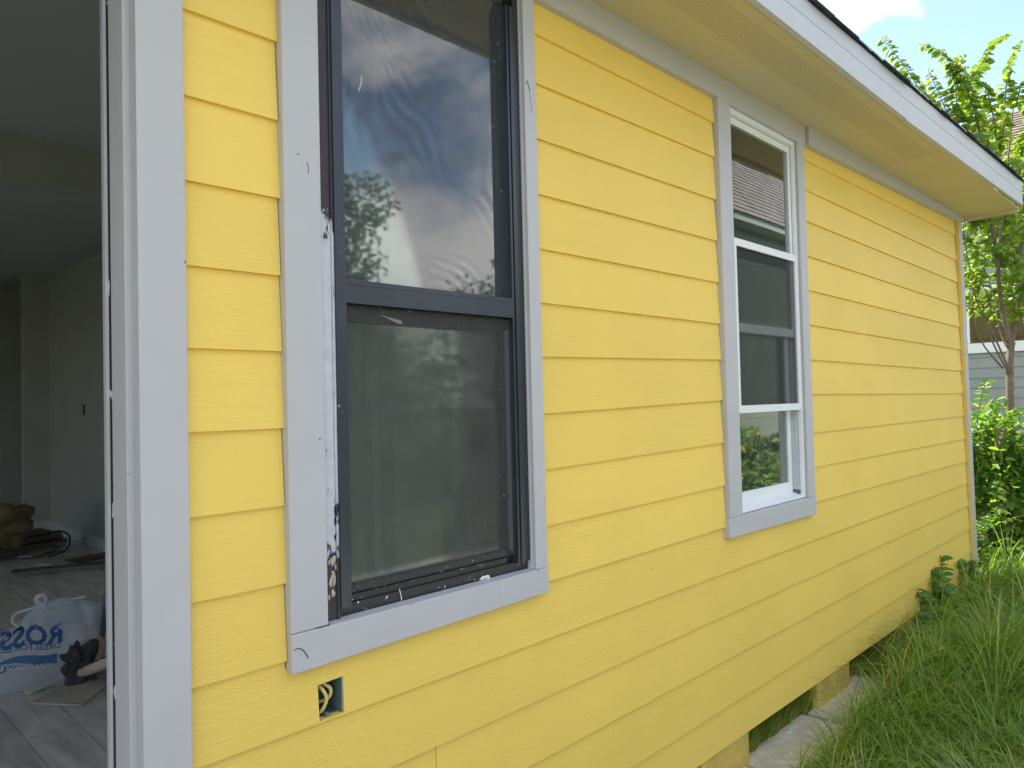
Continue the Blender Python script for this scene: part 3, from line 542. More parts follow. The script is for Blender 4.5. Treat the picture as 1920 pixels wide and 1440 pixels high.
# ------------------------------------------------------------------ things inside the doorway
F_PX = 1383.67
def at(u, v, d):
    """world point seen at photo pixel (u, v) at forward distance d metres"""
    return Vector((0, -1.557, EYE)) + (CF + CR*((u-960)/F_PX) - CU*((v-720)/F_PX))*d
def onz(u, v, z):
    dr = CF + CR*((u-960)/F_PX) - CU*((v-720)/F_PX); t = (z-EYE)/dr.z
    return Vector((0, -1.557, EYE)) + dr*t
ZF = Z(FL)
def slab(mb, pts, th, z=0.0):
    """flat offcut: polygon of world xy points, thickness th, lying at z"""
    n = len(pts); b = len(mb.v)
    mb.v += [(p[0], p[1], z + (p[2] if len(p) > 2 else 0)) for p in pts] + [(p[0], p[1], z+th + (p[2] if len(p) > 2 else 0)) for p in pts]
    mb.f.append(tuple(b+i for i in reversed(range(n)))); mb.f.append(tuple(b+n+i for i in range(n)))
    for i in range(n): mb.f.append((b+i, b+(i+1) % n, b+n+(i+1) % n, b+n+i))
    return mb
def fl(u, v, dz=0): p = onz(u, v, ZF); return (p.x, p.y, dz)
M_offcut = mat('grey_vinyl_offcut', (.50, .46, .40), .6, .3, var=.25, vscale=7, bstretch=(1, 6, 1))
M_offdark = mat('dark_plank', (.13, .105, .085), .6, .3, var=.3, vscale=8)
M_pale = mat('pale_wood', (.42, .36, .28), .7, .2, var=.15, vscale=9)
G_off = 'flooring offcuts lying on the floor inside'
o = slab(MB(), [fl(62, 1322), fl(152, 1326), fl(232, 1262), fl(205, 1238), fl(150, 1266)], .006, ZF+.004).build('flooring_offcut', M_offcut)
tag(o, 'pointed grey flooring offcut nearest the doorway, right of the shopping bag', 'offcut', G_off)
o = slab(MB(), [fl(60, 1316), fl(80, 1322), fl(172, 1282), fl(158, 1270)], .0035, ZF+.0003).build('flooring_offcut', M_pale)
tag(o, 'narrow brownish offcut showing under the white trim strip', 'offcut', G_off)
o = slab(MB(), [fl(165, 1246, .0), fl(238, 1214, .03), fl(244, 1196, .03), fl(172, 1232, .0)], .007, ZF+.022).build('flooring_offcut', M_offdark)
tag(o, 'dark offcut lying behind the paper roll, half hidden by the door jamb', 'offcut', G_off)
p0, p1 = Vector(fl(57, 1306)), Vector(fl(170, 1258)); p0.z = p1.z = ZF; d = (p1-p0).normalized(); s_ = Vector((-d.y, d.x, 0))
ch = MB()
for a, b, h0, h1 in ((0, .004, .0, .028), (.004, .030, .0, .004), (.030, .034, .0, .028)):
    ch.hexa([tuple(p0+s_*a+Vector((0,0,h0+.0105))), tuple(p1+s_*a+Vector((0,0,h0+.03))), tuple(p1+s_*b+Vector((0,0,h0+.03))), tuple(p0+s_*b+Vector((0,0,h0+.0105))), tuple(p0+s_*a+Vector((0,0,h1+.0105))), tuple(p1+s_*a+Vector((0,0,h1+.03))), tuple(p1+s_*b+Vector((0,0,h1+.03))), tuple(p0+s_*b+Vector((0,0,h1+.0105)))])
tag(ch.build('trim_channel', mat('white_trim', (.62, .62, .58), .5)), 'short white U-shaped trim strip lying in front of the shopping bag', 'trim strip')
# rolled tan paper
a = at(150, 1262, 3.42); b = at(236, 1228, 3.15); rl = MB()
ax = (b-a).normalized(); uu = ax.orthogonal().normalized(); vv = ax.cross(uu); sp = []
for k in range(40): t = k/39; an = t*4.2*math.pi; r = .006+.020*t; sp.append((math.cos(an)*r, math.sin(an)*r))
base = len(rl.v)
for q, e in ((a, 0), (b, 1)):
    for (c, s2) in sp: rl.v.append(tuple(q+uu*c+vv*s2))
for k in range(39): rl.f.append((base+k, base+k+1, base+40+k+1, base+40+k))
o = rl.build('paper_roll', mat('tan_paper', (.55, .44, .34), .8, .2, var=.1)); o.modifiers.new('t', 'SOLIDIFY').thickness = .0012
tag(o, 'rolled-up tan paper resting on the flooring offcut by the door jamb', 'paper roll')
o = MB().hexa([tuple(at(*q)) for q in ((178,1236,3.3),(188,1238,3.3),(190,1236,3.35),(180,1234,3.35),(206,1168,3.3),(216,1160,3.3),(218,1158,3.35),(208,1166,3.35))]).build('wood_strip', mat('red_brown_wood', (.25, .13, .085), .6))
tag(o, 'thin red-brown wood strip leaning behind the paper roll', 'wood strip')
o = MB().hexa([tuple(at(*q)) for q in ((186,1236,3.32),(204,1228,3.3),(206,1226,3.34),(188,1234,3.36),(222,1160,3.3),(238,1156,3.3),(240,1155,3.34),(224,1158,3.34))]).build('glass_offcut', mat('pale_blue_panel', (.40, .43, .47), .3))
tag(o, 'narrow pale blue panel leaning between the wood strip and the door jamb', 'panel')
# crumpled things: lumpy closed meshes
def lump(name, c, rx, ry, rz, seed, mat_, amp=.25, fr=2.5, n=40, label=None, cat=None, flat=0):
    import mathutils.noise as mn
    v = []; f = []; nv = n//2; off = Vector((seed*3.1, seed*1.7, seed))
    for j in range(nv+1):
        ph = math.pi*j/nv
        for i in range(n):
            th = 2*math.pi*i/n; d = Vector((math.sin(ph)*math.cos(th), math.sin(ph)*math.sin(th), math.cos(ph)))
            k = 1 + amp*mn.noise(d*fr+off)*2 + amp*.5*abs(mn.noise(d*fr*3+off)) + amp*.25*mn.noise(d*fr*7+off)
            q = Vector((d.x*rx*k, d.y*ry*k, d.z*rz*k)); q.z = max(q.z, -flat if flat else -9); v.append(tuple(Vector(c)+q))
    for j in range(nv):
        for i in range(n): f.append((j*n+i, (j+1)*n+i, (j+1)*n+(i+1) % n, j*n+(i+1) % n))
    mb = MB(); mb.v = v; mb.f = f; o = mb.build(name, mat_, smooth=True)
    return tag(o, label, cat)
c = at(150, 1236, 3.42); c.z = ZF+.085
lump('rag', c, .06, .055, .085, 3, mat('charcoal_cloth', (.07, .07, .075), .9, .1, var=.3, vscale=30, bump=.004, bscale=40), .55, 2.2, 60, 'crumpled charcoal rag heaped against the right side of the shopping bag', 'rag', .083)
def film_mat(name, col, tr_):
    m = mat(name, col, .35, .5, bump=.006, bscale=18); t = m.node_tree; p = t.nodes['Principled BSDF']; o = t.nodes['Material Output']
    tr = N(t, 'ShaderNodeBsdfTransparent', inp={'Color': (.93, .95, .97, 1)}); tl = N(t, 'ShaderNodeBsdfTranslucent', inp={'Color': (*col, 1)})
    a = N(t, 'ShaderNodeMixShader', inp={0: .35}); L(t, p.outputs[0], a.inputs[1]); L(t, tl.outputs[0], a.inputs[2])
    b = N(t, 'ShaderNodeMixShader', inp={0: tr_}); L(t, a.outputs[0], b.inputs[1]); L(t, tr.outputs[0], b.inputs[2]); L(t, b.outputs[0], o.inputs[0]); return m
c = at(222, 1165, 3.75); c.z = ZF+.14
lump('plastic_sheet', c, .07, .06, .20, 8, film_mat('grey_film', (.34, .36, .40), .15), .5, 2.0, 50, 'bunched-up translucent plastic sheet between the shopping bag and the door jamb', 'plastic sheet', .135)
# the shopping bag
bc = at(88, 1262, 3.45); bc.z = ZF
e2 = Vector((bc.x, bc.y+1.557, 0)).normalized(); e1 = Vector((e2.y, -e2.x, 0))
PXM = 3.50/F_PX
def bagpt(a, dpt, z): return bc + e1*a + e2*dpt + Vector((0, 0, z))
import mathutils.noise as mn
def bag_half(t):   # left edge, right edge, depth at height fraction t (0..1)
    L_ = np.interp(t, [0, .15, .4, .6, .75, .9, 1], [-.225, -.255, -.262, -.21, -.13, -.08, -.045]); R_ = np.interp(t, [0, .3, .7, .86, .95, 1], [.185, .215, .225, .225, .17, .10]); D_ = np.interp(t, [0, .3, .7, .9, 1], [.10, .115, .10, .06, .02])
    return L_, R_, D_
HB = .375; nb_, mbh = 96, 60; vs = []; fs = []
for j in range(mbh+1):
    t = j/mbh; l, r, dd = bag_half(t)
    for i in range(nb_):
        th = 2*math.pi*i/nb_; cx_, sy_ = math.cos(th), math.sin(th); ex = .42
        x = (l+r)/2 + (r-l)/2*math.copysign(abs(cx_)**ex, cx_); y = dd*math.copysign(abs(sy_)**.6, sy_)
        q = Vector((x*7, y*7, t*3.2)); w_ = .016*mn.noise(q) + .008*abs(mn.noise(q*2.7)) + .003*mn.noise(q*7)
        fold = .006*math.sin(x*70+t*9)*max(0, t-.45)*2
        vs.append(tuple(bagpt(x + w_*.6, y + (w_+fold)*(1 if sy_ < 0 else -1)*-1, max(.002, t*HB + w_*.8*t - .03*t*max(0, 1-abs(x+.1)/.07)))))
for j in range(mbh):
    for i in range(nb_): fs.append((j*nb_+i, j*nb_+(i+1) % nb_, (j+1)*nb_+(i+1) % nb_, (j+1)*nb_+i))
bag = thing('shopping_bag', bc, 'crumpled white plastic shopping bag with blue lettering, on the floor inside the doorway', 'shopping bag')
mb = MB(); mb.v = vs; mb.f = fs; body = mb.build('bag_body', film_mat('bag_plastic', (.82, .84, .88), .30), bag, smooth=True)
hd = MB(); hd.tube(smooth_path([bagpt(-.13,-.02,.29), bagpt(-.12,-.02,.335), bagpt(-.04,-.03,.352), bagpt(.0,-.035,.358), bagpt(.06,-.03,.362), bagpt(.16,-.02,.37)], 6), .007, 6)
hd.tube(smooth_path([bagpt(-.13,-.03,.30), bagpt(-.09,-.05,.27), bagpt(-.04,-.05,.30), bagpt(.0,-.045,.35)], 6), .006, 6)
hd.tube(smooth_path([bagpt(.0,-.04,.355), bagpt(-.035,-.045,.385), bagpt(-.03,-.045,.405), bagpt(-.005,-.045,.405), bagpt(-.004,-.04,.36)], 5), [.006+.007*math.sin(math.pi*k/20) for k in range(21)], 8)
hd.build('handle', mat('bag_plastic_dense', (.60, .62, .65), .4, .4), bag, smooth=True)
from mathutils.bvhtree import BVHTree
bvh = BVHTree.FromPolygons([Vector(v) for v in vs], fs)
M_ink = mat('blue_ink', (.035, .12, .30), .5); M_inkw = mat('white_ink', (.62, .66, .70), .5)
def stick(name, co2d, faces, mat_, off):
    """wrap flat (a, z) artwork onto the bag's front"""
    out_ = []
    for a_, z_ in co2d:
        h = bvh.ray_cast(bagpt(a_, -.6, z_), e2)[0]; y = (h - bagpt(a_, -.6, z_)).length - .6 if h else -.1
        out_.append(tuple(bagpt(a_, y-off, z_)))
    mb = MB(); mb.v = out_; mb.f = faces; o = mb.build(name, mat_, body)
    return o
def lettering(txt, u0, u1, v0, v1, mat_, off, bold=.0, wave=0, arch=0, slope=0):
    cu = bpy.data.curves.new('t', 'FONT'); cu.body = txt; cu.size = 1; cu.offset = bold; cu.resolution_u = 3
    ob = bpy.data.objects.new('t', cu); S.collection.objects.link(ob); dg = bpy.context.evaluated_depsgraph_get(); me = bpy.data.meshes.new_from_object(ob.evaluated_get(dg))
    P = np.array([v.co[:2] for v in me.vertices]); mn_, mx_ = P.min(0), P.max(0); F_ = [tuple(p.vertices) for p in me.polygons]
    bpy.data.objects.remove(ob); bpy.data.curves.remove(cu); bpy.data.meshes.remove(me)
    co = []
    for q in P:
        s, t = (q-mn_)/(mx_-mn_); u = u1-(u1-u0)*s       # mirrored, as seen through the back of the bag
        v = v1-(v1-v0)*t + arch*(s-.5)**2*4 + slope*(s-.5) + wave*math.sin(s*9)
        co.append(((u-88)*PXM, (1275-v)*PXM*1.0))
    return stick('lettering', co, F_, mat_, off)
lettering('ROSS', 18, 112, 1162, 1196, M_ink, .0035, .035, wave=2.5, slope=-4)
lettering('DRESS FOR LESS', 10, 108, 1192, 1203, M_ink, .0035, .008, wave=1.2, slope=-8)
bn_ = []; bf_ = []; nseg = 24
for k in range(nseg+1):
    s = k/nseg; u = -14+118*s; v = 1232 - 6*math.sin(s*6-1.2) - 14*s
    bn_ += [((u-88)*PXM, (1275-(v+9))*PXM), ((u-88)*PXM, (1275-(v-9))*PXM)]
    if k: b_ = 2*(k-1); bf_.append((b_, b_+2, b_+3, b_+1))
stick('banner', bn_, bf_, mat('blue_banner_ink', (.05, .16, .33), .5), .003)
lettering('www.rossstores.com', -10, 98, 1220, 1233, M_inkw, .0065, .012, wave=1.5, slope=-15)
# what the bag holds: a box, showing through the plastic
def obox(cx_, d0, w_, dp, z0_, z1_): return [tuple(bagpt(a, b, z)) for z in (z0_, z1_) for a, b in ((cx_-w_/2, d0), (cx_+w_/2, d0), (cx_+w_/2, d0+dp), (cx_-w_/2, d0+dp))]
bx = thing('cardboard_box', bagpt(.10, 0, 0), 'pale box with a blue top showing through the right side of the shopping bag', 'box')
MB().hexa(obox(.095, -.06, .20, .13, .012, .245)).build('box_body', mat('pale_box', (.60, .56, .54), .6), bx, bevel=.002)
MB().hexa(obox(.095, -.062, .203, .134, .2455, .30)).build('box_top', mat('blue_box_top', (.10, .24, .40), .5), bx, bevel=.002)
o = MB().hexa(obox(-.10, -.07, .14, .12, .012, .12)).build('paper_packet', mat('off_white_packet', (.62, .58, .58), .6), None, bevel=.004)
tag(o, 'off-white packet showing through the lower left of the shopping bag', 'packet')
# far pile in the room
def pile_plank(p, ang, ln, wd, th, z, m_, label, tilt=0):
    c_, s_ = math.cos(ang), math.sin(ang); P = []
    for zz in (0, th):
        for a, b in ((0, 0), (ln, 0), (ln, wd), (0, wd)): P.append((p[0]+a*c_-b*s_, p[1]+a*s_+b*c_, z+zz+tilt*a/ln))
    o = MB().hexa(P).build('plank', m_); tag(o, label, 'plank', 'planks piled in the room'); return o
bp_ = onz(-30, 1062, ZF)
names = ['bottom', 'second', 'third', 'fourth', 'fifth', 'topmost']
for k in range(6):
    pile_plank((bp_.x-.45+random.uniform(-.04, .04), bp_.y+.1+random.uniform(-.03, .03)), .12+random.uniform(-.05, .05), 1.05+random.uniform(-.05, .1), .24, .03, ZF+k*.034, M_offdark, 'dark plank in the stack at the back of the room, ' + names[k] + ' of the six')
for k, (u, v, an, ln, wd, m_, lb) in enumerate(((95, 1060, .55, .45, .14, M_offcut, 'grey plank lying flat right of the plank stack'), (140, 1058, .2, .5, .16, M_offdark, 'dark plank lying flat at the right end of the pile, by the jamb'), (60, 1050, .8, .5, .12, M_pale, 'pale plank lying flat in front of the plank stack'), (20, 1085, -.35, .75, .10, M_offdark, 'thin dark plank lying alone on the floor in front of the pile'))):
    q = onz(u, v, ZF); pile_plank((q.x, q.y), an, ln, wd, .012, ZF+.012*k+.001, m_, lb)
q = onz(8, 1010, ZF); q2 = at(8, 985, 6.2)
lump('sack', (q2.x, q2.y, ZF+.33), .19, .15, .15, 5, mat('yellowed_sack', (.20, .15, .08), .8, .2, var=.35, vscale=10, bump=.01, bscale=9), .35, 1.6, 40, 'bulging yellowish sack lying on the plank stack at the left', 'sack', .22)
hc = at(100, 1000, 6.4)
tag(MB().tube(smooth_path([(hc.x-.1, hc.y, ZF+.16), (hc.x+.02, hc.y, ZF+.22), (hc.x+.12, hc.y, ZF+.17), (hc.x+.10, hc.y, ZF+.05), (hc.x-.05, hc.y-.05, ZF+.02)], 6), .008, 7).build('hose', mat('black_hose', (.04, .04, .04), .5), smooth=True), 'loop of dark hose at the right end of the plank stack', 'hose')

# ------------------------------------------------------------------ foliage tools
def unit(a): return a/np.maximum(np.linalg.norm(a, axis=-1, keepdims=True), 1e-9)
def leaf_arrays(pos, d, nrm, size, ratio=.55, curl=.12):
    n = len(pos); d = unit(d); side = unit(np.cross(d, nrm)); nr = np.cross(side, d)
    s = np.asarray(size).reshape(-1, 1)
    T = [(0, 0, 0), (-.36, .22, .05), (-.5, .5, .06), (0, .45, -.05), (.36, .22, .05), (.5, .5, .06), (-.3, .8, 0), (.3, .8, 0), (0, 1, -curl)]
    co = np.stack([pos + side*(a*ratio)*s + d*b*s + nr*c*s for a, b, c in T], 1)   # n,9,3
    q = np.array([[0, 3, 2, 1], [0, 4, 5, 3], [3, 8, 6, 2], [3, 5, 7, 8]])
    f = (np.arange(n)[:, None, None]*9 + q[None]).reshape(-1, 4)
    return co.reshape(-1, 3), f
def leaves_obj(name, P, D, Nn, Sz, mat_, parent=None, ratio=.55, curl=.12):
    co, f = leaf_arrays(np.array(P), np.array(D), np.array(Nn), np.array(Sz), ratio, curl)
    return numesh(name, co, f, mat_, parent)
def shoot(pts, size, step, acc, stem=None, r0=.006, droop=.35, rnd=.3, start=.15, pair=True):
    pth = smooth_path(pts, 8); ln = 0
    if stem is not None: stem.tube(pth, [r0*(1-.8*i/(len(pth)-1)) for i in range(len(pth))], 5)
    nxt = 0; tot = sum((pth[i+1]-pth[i]).length for i in range(len(pth)-1))
    for i in range(len(pth)-1):
        a, b = pth[i], pth[i+1]; seg = (b-a).length; t = (b-a).normalized()
        while nxt < ln+seg:
            if nxt > start*tot:
                p = a + t*(nxt-ln); up = Vector((0, 0, 1)); sd = t.cross(up)
                if sd.length < .2: sd = Vector((math.cos(nxt*9), math.sin(nxt*9), 0))
                sd.normalize(); k = 1-.40*max(0, (nxt/tot-.6)/.4)
                for s in ((1, -1) if pair else (random.choice((1, -1)),)):
                    dd = sd*s + t*random.uniform(.1, .6) - up*(droop+random.uniform(-.2, .35)) + Vector([random.gauss(0, rnd) for _ in range(3)])
                    nn = up*.5 + t*.7 + Vector([random.gauss(0, .5) for _ in range(3)])
                    acc[0].append(tuple(p)); acc[1].append(tuple(dd)); acc[2].append(tuple(nn)); acc[3].append(size*k*random.uniform(.75, 1.15))
            nxt += step*random.uniform(.8, 1.2)
        ln += seg
M_bark = mat('grey_brown_bark', (.20, .16, .13), .85, .2, var=.3, vscale=14, bump=.004, bscale=30, bstretch=(1, 1, .3))
M_leafT = foliage_mat('myrtle_leaf', (.075, .15, .045), (.25, .33, .055), .55, (.36, .36, .05))
M_leafB = foliage_mat('bush_leaf', (.05, .13, .025), (.19, .31, .045), .45, (.38, .36, .06))
M_leafD = foliage_mat('dark_leaf', (.018, .042, .014), (.05, .10, .025), .35)
M_weed = foliage_mat('weed_leaf', (.06, .15, .035), (.14, .26, .05), .42)

# ------------------------------------------------------------------ the tree beyond the corner
tr = thing('crape_myrtle', (8.3, -.05, 0), 'multi-stemmed young tree with arching leafy shoots beyond the house corner', 'tree')
tk = MB(); base = at(1893, 705, 7.0)
root = Vector((base.x, base.y, -.05)); fork = at(1896, 642, 7.0)
tk.tube(smooth_path([root, (root+base)/2+Vector((.01, .01, 0)), base, fork], 4), [.036]*5+[.033]*4+[.031]*3+[.036], 12, False)
stems = [[(1896,645,7.0),(1908,590,7.0),(1914,510,7.1),(1916,430,7.2),(1925,330,7.3)], [(1895,648,7.0),(1884,600,6.95),(1874,540,6.9),(1868,470,6.9),(1856,400,6.8),(1850,300,6.7)], [(1890,650,7.0),(1878,625,7.05),(1868,570,7.15),(1850,520,7.3),(1838,480,7.3),(1820,400,7.4)],
         [(1892,700,6.95),(1865,650,6.8),(1840,590,6.7),(1815,578,6.6)], [(1893,695,7.0),(1855,610,6.9),(1830,560,6.85),(1812,470,6.8),(1805,420,6.7)], [(1868,480,6.9),(1880,400,7.0),(1890,300,7.1),(1900,200,7.1)], [(1880,690,7.05),(1840,640,6.9),(1822,575,6.9)]]
for k, s in enumerate(stems):
    pp = smooth_path([at(*q) for q in s], 5); r0 = (.024, .024, .017, .010, .010, .015, .009)[k]
    tk.tube(pp, [r0*(1-.6*i/(len(pp)-1)) for i in range(len(pp))], 8)
acc = [[], [], [], []]; tw = MB()
LS = .092
SH = [[(1840,430,6.9),(1800,330,6.7),(1750,215,6.5),(1700,130,6.4),(1652,70,6.3)], [(1845,420,6.9),(1790,350,6.6),(1735,270,6.45),(1690,170,6.4)],
      [(1850,330,6.8),(1830,220,6.7),(1800,140,6.6),(1760,95,6.5),(1722,82,6.5)], [(1800,350,6.8),(1797,250,6.7),(1792,170,6.65),(1780,115,6.6)], [(1850,250,6.8),(1820,165,6.8),(1845,110,6.9),(1862,78,6.9),(1888,66,6.9)],
      [(1880,280,7.0),(1886,170,7.0),(1896,110,7.0),(1912,78,7.0)], [(1830,240,6.9),(1800,150,6.9),(1806,100,6.9)], [(1870,260,6.9),(1850,170,6.9),(1820,150,6.8)], [(1810,300,6.9),(1775,210,6.8),(1740,130,6.7)],
      [(1920,300,7.0),(1935,180,7.0),(1960,120,7.0)], [(1905,200,7.0),(1915,160,6.9),(1930,150,6.8)]]
for k, s in enumerate(SH): shoot([at(*q) for q in s], LS*(1.3 if k in (3, 0) else 1.12), .018, acc, tw, .008, droop=.6, rnd=.25, start=.03)
R_ = random.Random(11)
for k in range(76):       # inner crown
    u, v = R_.uniform(1780, 1960), R_.uniform(265, 545); u = max(u, 1700+ (v-150)*.35) if v < 400 else max(u, 1790); dd = R_.uniform(6.4, 7.9)
    a = at(u+R_.uniform(-10, 30), v+R_.uniform(30, 90), dd+.1); b = at(u, v, dd); c_ = at(u+R_.uniform(-60, 30), v+R_.uniform(-60, 20), dd-.15)
    shoot([a, b, c_, c_+Vector((R_.uniform(-.1, .05), R_.uniform(-.1, .1), -.10))], LS*R_.uniform(.8, 1.1), .026, acc, tw, .005, droop=.45, rnd=.4, start=.05)
tk.build('trunk', M_bark, tr, smooth=True); tw.build('twig', M_bark, tr)
leaves_obj('crown', *acc, M_leafT, tr, ratio=.62)

# ------------------------------------------------------------------ shrubs
def shrub(name, c, rx, ry, h, n, size, m_, label, seed, nshoot=30, ratio=.5, cat='shrub', group=None, cam_side=True):
    r = np.random.default_rng(seed); t = thing(name, (c[0], c[1], 0), label, cat, group)
    d = unit(r.normal(size=(n, 3))); d[:, 2] = np.abs(d[:, 2])*1.0 - .15
    k = r.uniform(.55, 1.02, n)[:, None]**.6
    bump_ = 1 + .16*np.sin(d[:, :1]*6+seed)*np.cos(d[:, 1:2]*5+1) + .12*np.sin(d[:, 2:]*9+seed)
    pos = d*k*bump_*np.array([rx, ry, h]) + np.array([c[0], c[1], 0]); pos[:, 2] = np.maximum(pos[:, 2], .02)
    dirs = unit(d*.6 + r.normal(size=(n, 3))*.6 + np.array([0, 0, -.25])); nr = unit(d*.6 + np.array([0, 0, .8]) + r.normal(size=(n, 3))*.35)
    sz = size*r.uniform(.6, 1.25, n)
    acc = [list(map(tuple, pos)), list(map(tuple, dirs)), list(map(tuple, nr)), list(sz)]; st = MB(); rr_ = random.Random(seed)
    for k in range(nshoot):
        an = rr_.uniform(0, 2*math.pi); rad = rr_.uniform(.3, .95); b = Vector((c[0]+math.cos(an)*rx*rad, c[1]+math.sin(an)*ry*rad, h*math.sqrt(max(.05, 1-rad*rad))*rr_.uniform(.5, .95)))
        e = b + Vector((math.cos(an)*.25+rr_.uniform(-.2, .2), math.sin(an)*.25+rr_.uniform(-.2, .2), rr_.uniform(.12, .34)))
        shoot([b-Vector((0, 0, .3)), b, e, e+(e-b)*.4-Vector((0, 0, .1))], size*.8, size*.4, acc, st, .004, droop=.2, rnd=.3, start=.2)
    for k in range(9):
        an = rr_.uniform(0, 6.28); st.tube(smooth_path([(c[0]+math.cos(an)*.1, c[1]+math.sin(an)*.1, -.03), (c[0]+math.cos(an)*rx*.3, c[1]+math.sin(an)*ry*.3, h*.4), (c[0]+math.cos(an+.3)*rx*.6, c[1]+math.sin(an+.3)*ry*.6, h*.8)], 4), .012, 6)
    st.build('stem', M_bark, t); leaves_obj('foliage', *acc, m_, t, ratio=ratio); return t
shrub('shrub', (8.0, .12), .56, .64, 1.66, 5400, .092, M_leafB, 'sunlit broad-leaved shrub hiding the foot of the young tree beyond the house corner', 21, 50)
shrub('shrub', (7.45, .18), .32, .30, .50, 1300, .055, M_leafB, 'low small-leaved bush in front of the broad-leaved shrub', 22, 26)
shrub('shrub', (9.6, -.3), 1.1, .9, 1.55, 2600, .11, M_leafB, 'taller sunlit shrub at the right edge behind the young tree', 23, 30)

# ------------------------------------------------------------------ pavers
def paver(x0, x1, y0, y1, ang, label, t=.045):
    c_, s_ = math.cos(ang), math.sin(ang); mx, my = (x0+x1)/2, (y0+y1)/2; P = []
    for z in (-.02, t):
        for x, y in ((x0, y0), (x1, y0), (x1, y1), (x0, y1)): P.append((mx+(x-mx)*c_-(y-my)*s_, my+(x-mx)*s_+(y-my)*c_, z))
    o = MB().hexa(P).build('concrete_paver', M_concrete, bevel=.006); return tag(o, label, 'paver', 'concrete pavers along the wall')
paver(2.42, 3.02, -.27, .06, .01, 'concrete paver nearest the camera, hardly showing under the siding at the bottom edge')
paver(3.045, 3.70, -.25, .075, -.015, 'paint-splashed concrete paver at the bottom of the photo, nearer side of the open joint')
paver(3.735, 4.42, -.26, .06, .035, 'paint-splashed concrete paver just beyond the open joint, grass over its right side')
paver(3.75, 4.15, -1.12, -.80, .3, 'tan concrete paver nearly buried in the grass at the lower right corner')

# ------------------------------------------------------------------ grass
def grass(name, n, reg, hmin, hmax, wid, m_, label, seed, clump=.5, excl=True, lean=(0, 0), wallclip=True, seg=5):
    r = np.random.default_rng(seed)
    x = r.uniform(reg[0], reg[1], n); y = r.uniform(reg[2], reg[3], n)
    nc = int(n/55)+1; cx_ = r.uniform(reg[0], reg[1], nc); cy_ = r.uniform(reg[2], reg[3], nc); ci = r.integers(0, nc, n); cl = r.random(n) < clump
    x = np.where(cl, cx_[ci]+r.normal(0, .035, n), x); y = np.where(cl, cy_[ci]+r.normal(0, .035, n), y)
    hc = r.uniform(.55, 1.25, nc)[ci]; hh = r.uniform(hmin, hmax, n)*np.where(cl, hc, .8)*(1+.25*np.sin(x*2.1+y*3.3))
    keep = np.ones(n, bool)
    if excl:
        on = (x > 2.4) & (x < 4.42) & (y > -.215+.03*np.sin(x*9)) & (y < .06); keep &= ~(on & (r.random(n) > .008)); hh = np.where(on, hh*.35, hh)
        jn = (x > 3.72) & (x < 4.2) & (y > -1.1) & (y < -.84); keep &= ~(jn & (r.random(n) > .25))
    if wallclip: u = y > -.06; hh = np.where(u, np.minimum(hh, np.where((y < -.015) & (x > 4.6), .36, .20)), hh); keep &= (y < .16)
    ang = r.uniform(0, 2*np.pi, n); aa = ci*2.399
    ang = np.where(cl, aa + np.arctan2(y-cy_[ci], x-cx_[ci]) - aa + r.normal(0, .5, n), ang)
    dx, dy = np.cos(ang)+lean[0], np.sin(ang)+lean[1]
    dy = np.where(y > -.25, -np.abs(dy), dy) if wallclip else dy
    bend = r.uniform(.3, 1.35, n); wd = wid*r.uniform(.6, 1.3, n)
    x, y, hh, dx, dy, bend, wd = [a[keep] for a in (x, y, hh, dx, dy, bend, wd)]; n = len(x)
    rows = []
    bend = np.where(y > .03, bend*.35, bend) if wallclip else bend
    px_, py_ = -dy, dx; nn = np.sqrt(px_**2+py_**2)+1e-9; px_, py_ = px_/nn, py_/nn
    for k in range(seg+1):
        t = k/seg; out_ = bend*hh*(t**1.8); z = hh*(t - .55*bend*t**2.6); w_ = wd*(1-t**1.6)*.5 + .0003
        cx2, cy2 = x+dx*out_, y+dy*out_
        rows.append(np.stack([cx2-px_*w_, cy2-py_*w_, z], 1)); rows.append(np.stack([cx2+px_*w_, cy2+py_*w_, z], 1))
    co = np.stack(rows, 1).reshape(-1, 3); q = np.array([[2*k, 2*k+1, 2*k+3, 2*k+2] for k in range(seg)])
    f = (np.arange(n)[:, None, None]*(2*(seg+1)) + q[None]).reshape(-1, 4)
    o = numesh(name, co, f, m_); tag(o, label, 'grass' if label else None, kind='stuff'); return o
M_grass = foliage_mat('grass_blade', (.065, .15, .022), (.28, .40, .06), .40, (.50, .44, .19))
M_grassL = foliage_mat('sunny_grass_blade', (.06, .12, .025), (.15, .22, .05), .4, (.42, .38, .16))
M_dry = foliage_mat('dry_grass_blade', (.30, .24, .07), (.42, .34, .10), .3)
grass('grass', 70000, (2.6, 7.3, -2.0, .16), .14, .43, .0074, M_grass, 'long shaded green grass growing along the foot of the wall', 1)
grass('grass', 2600, (4.3, 7.2, -1.9, -.03), .45, .75, .0085, M_grass, 'long arching grass blades standing out of the shaded grass', 6, clump=.8, seg=7)
grass('grass', 30000, (7.0, 10.5, -2.6, 1.6), .12, .36, .0075, M_grassL, 'sunlit yellow-green grass beyond the house corner', 2, wallclip=False, excl=False)
grass('grass', 26000, (-3, 16, -2.4, -1.9), .06, .22, .02, M_grass, 'mown grass of the side yard behind the camera', 3, wallclip=False, excl=False, seg=3)
grass('dry_grass', 3200, (2.5, 5.2, -.04, .16), .10, .26, .0055, M_dry, 'yellowed dry grass in the gap under the siding', 4, clump=.7)

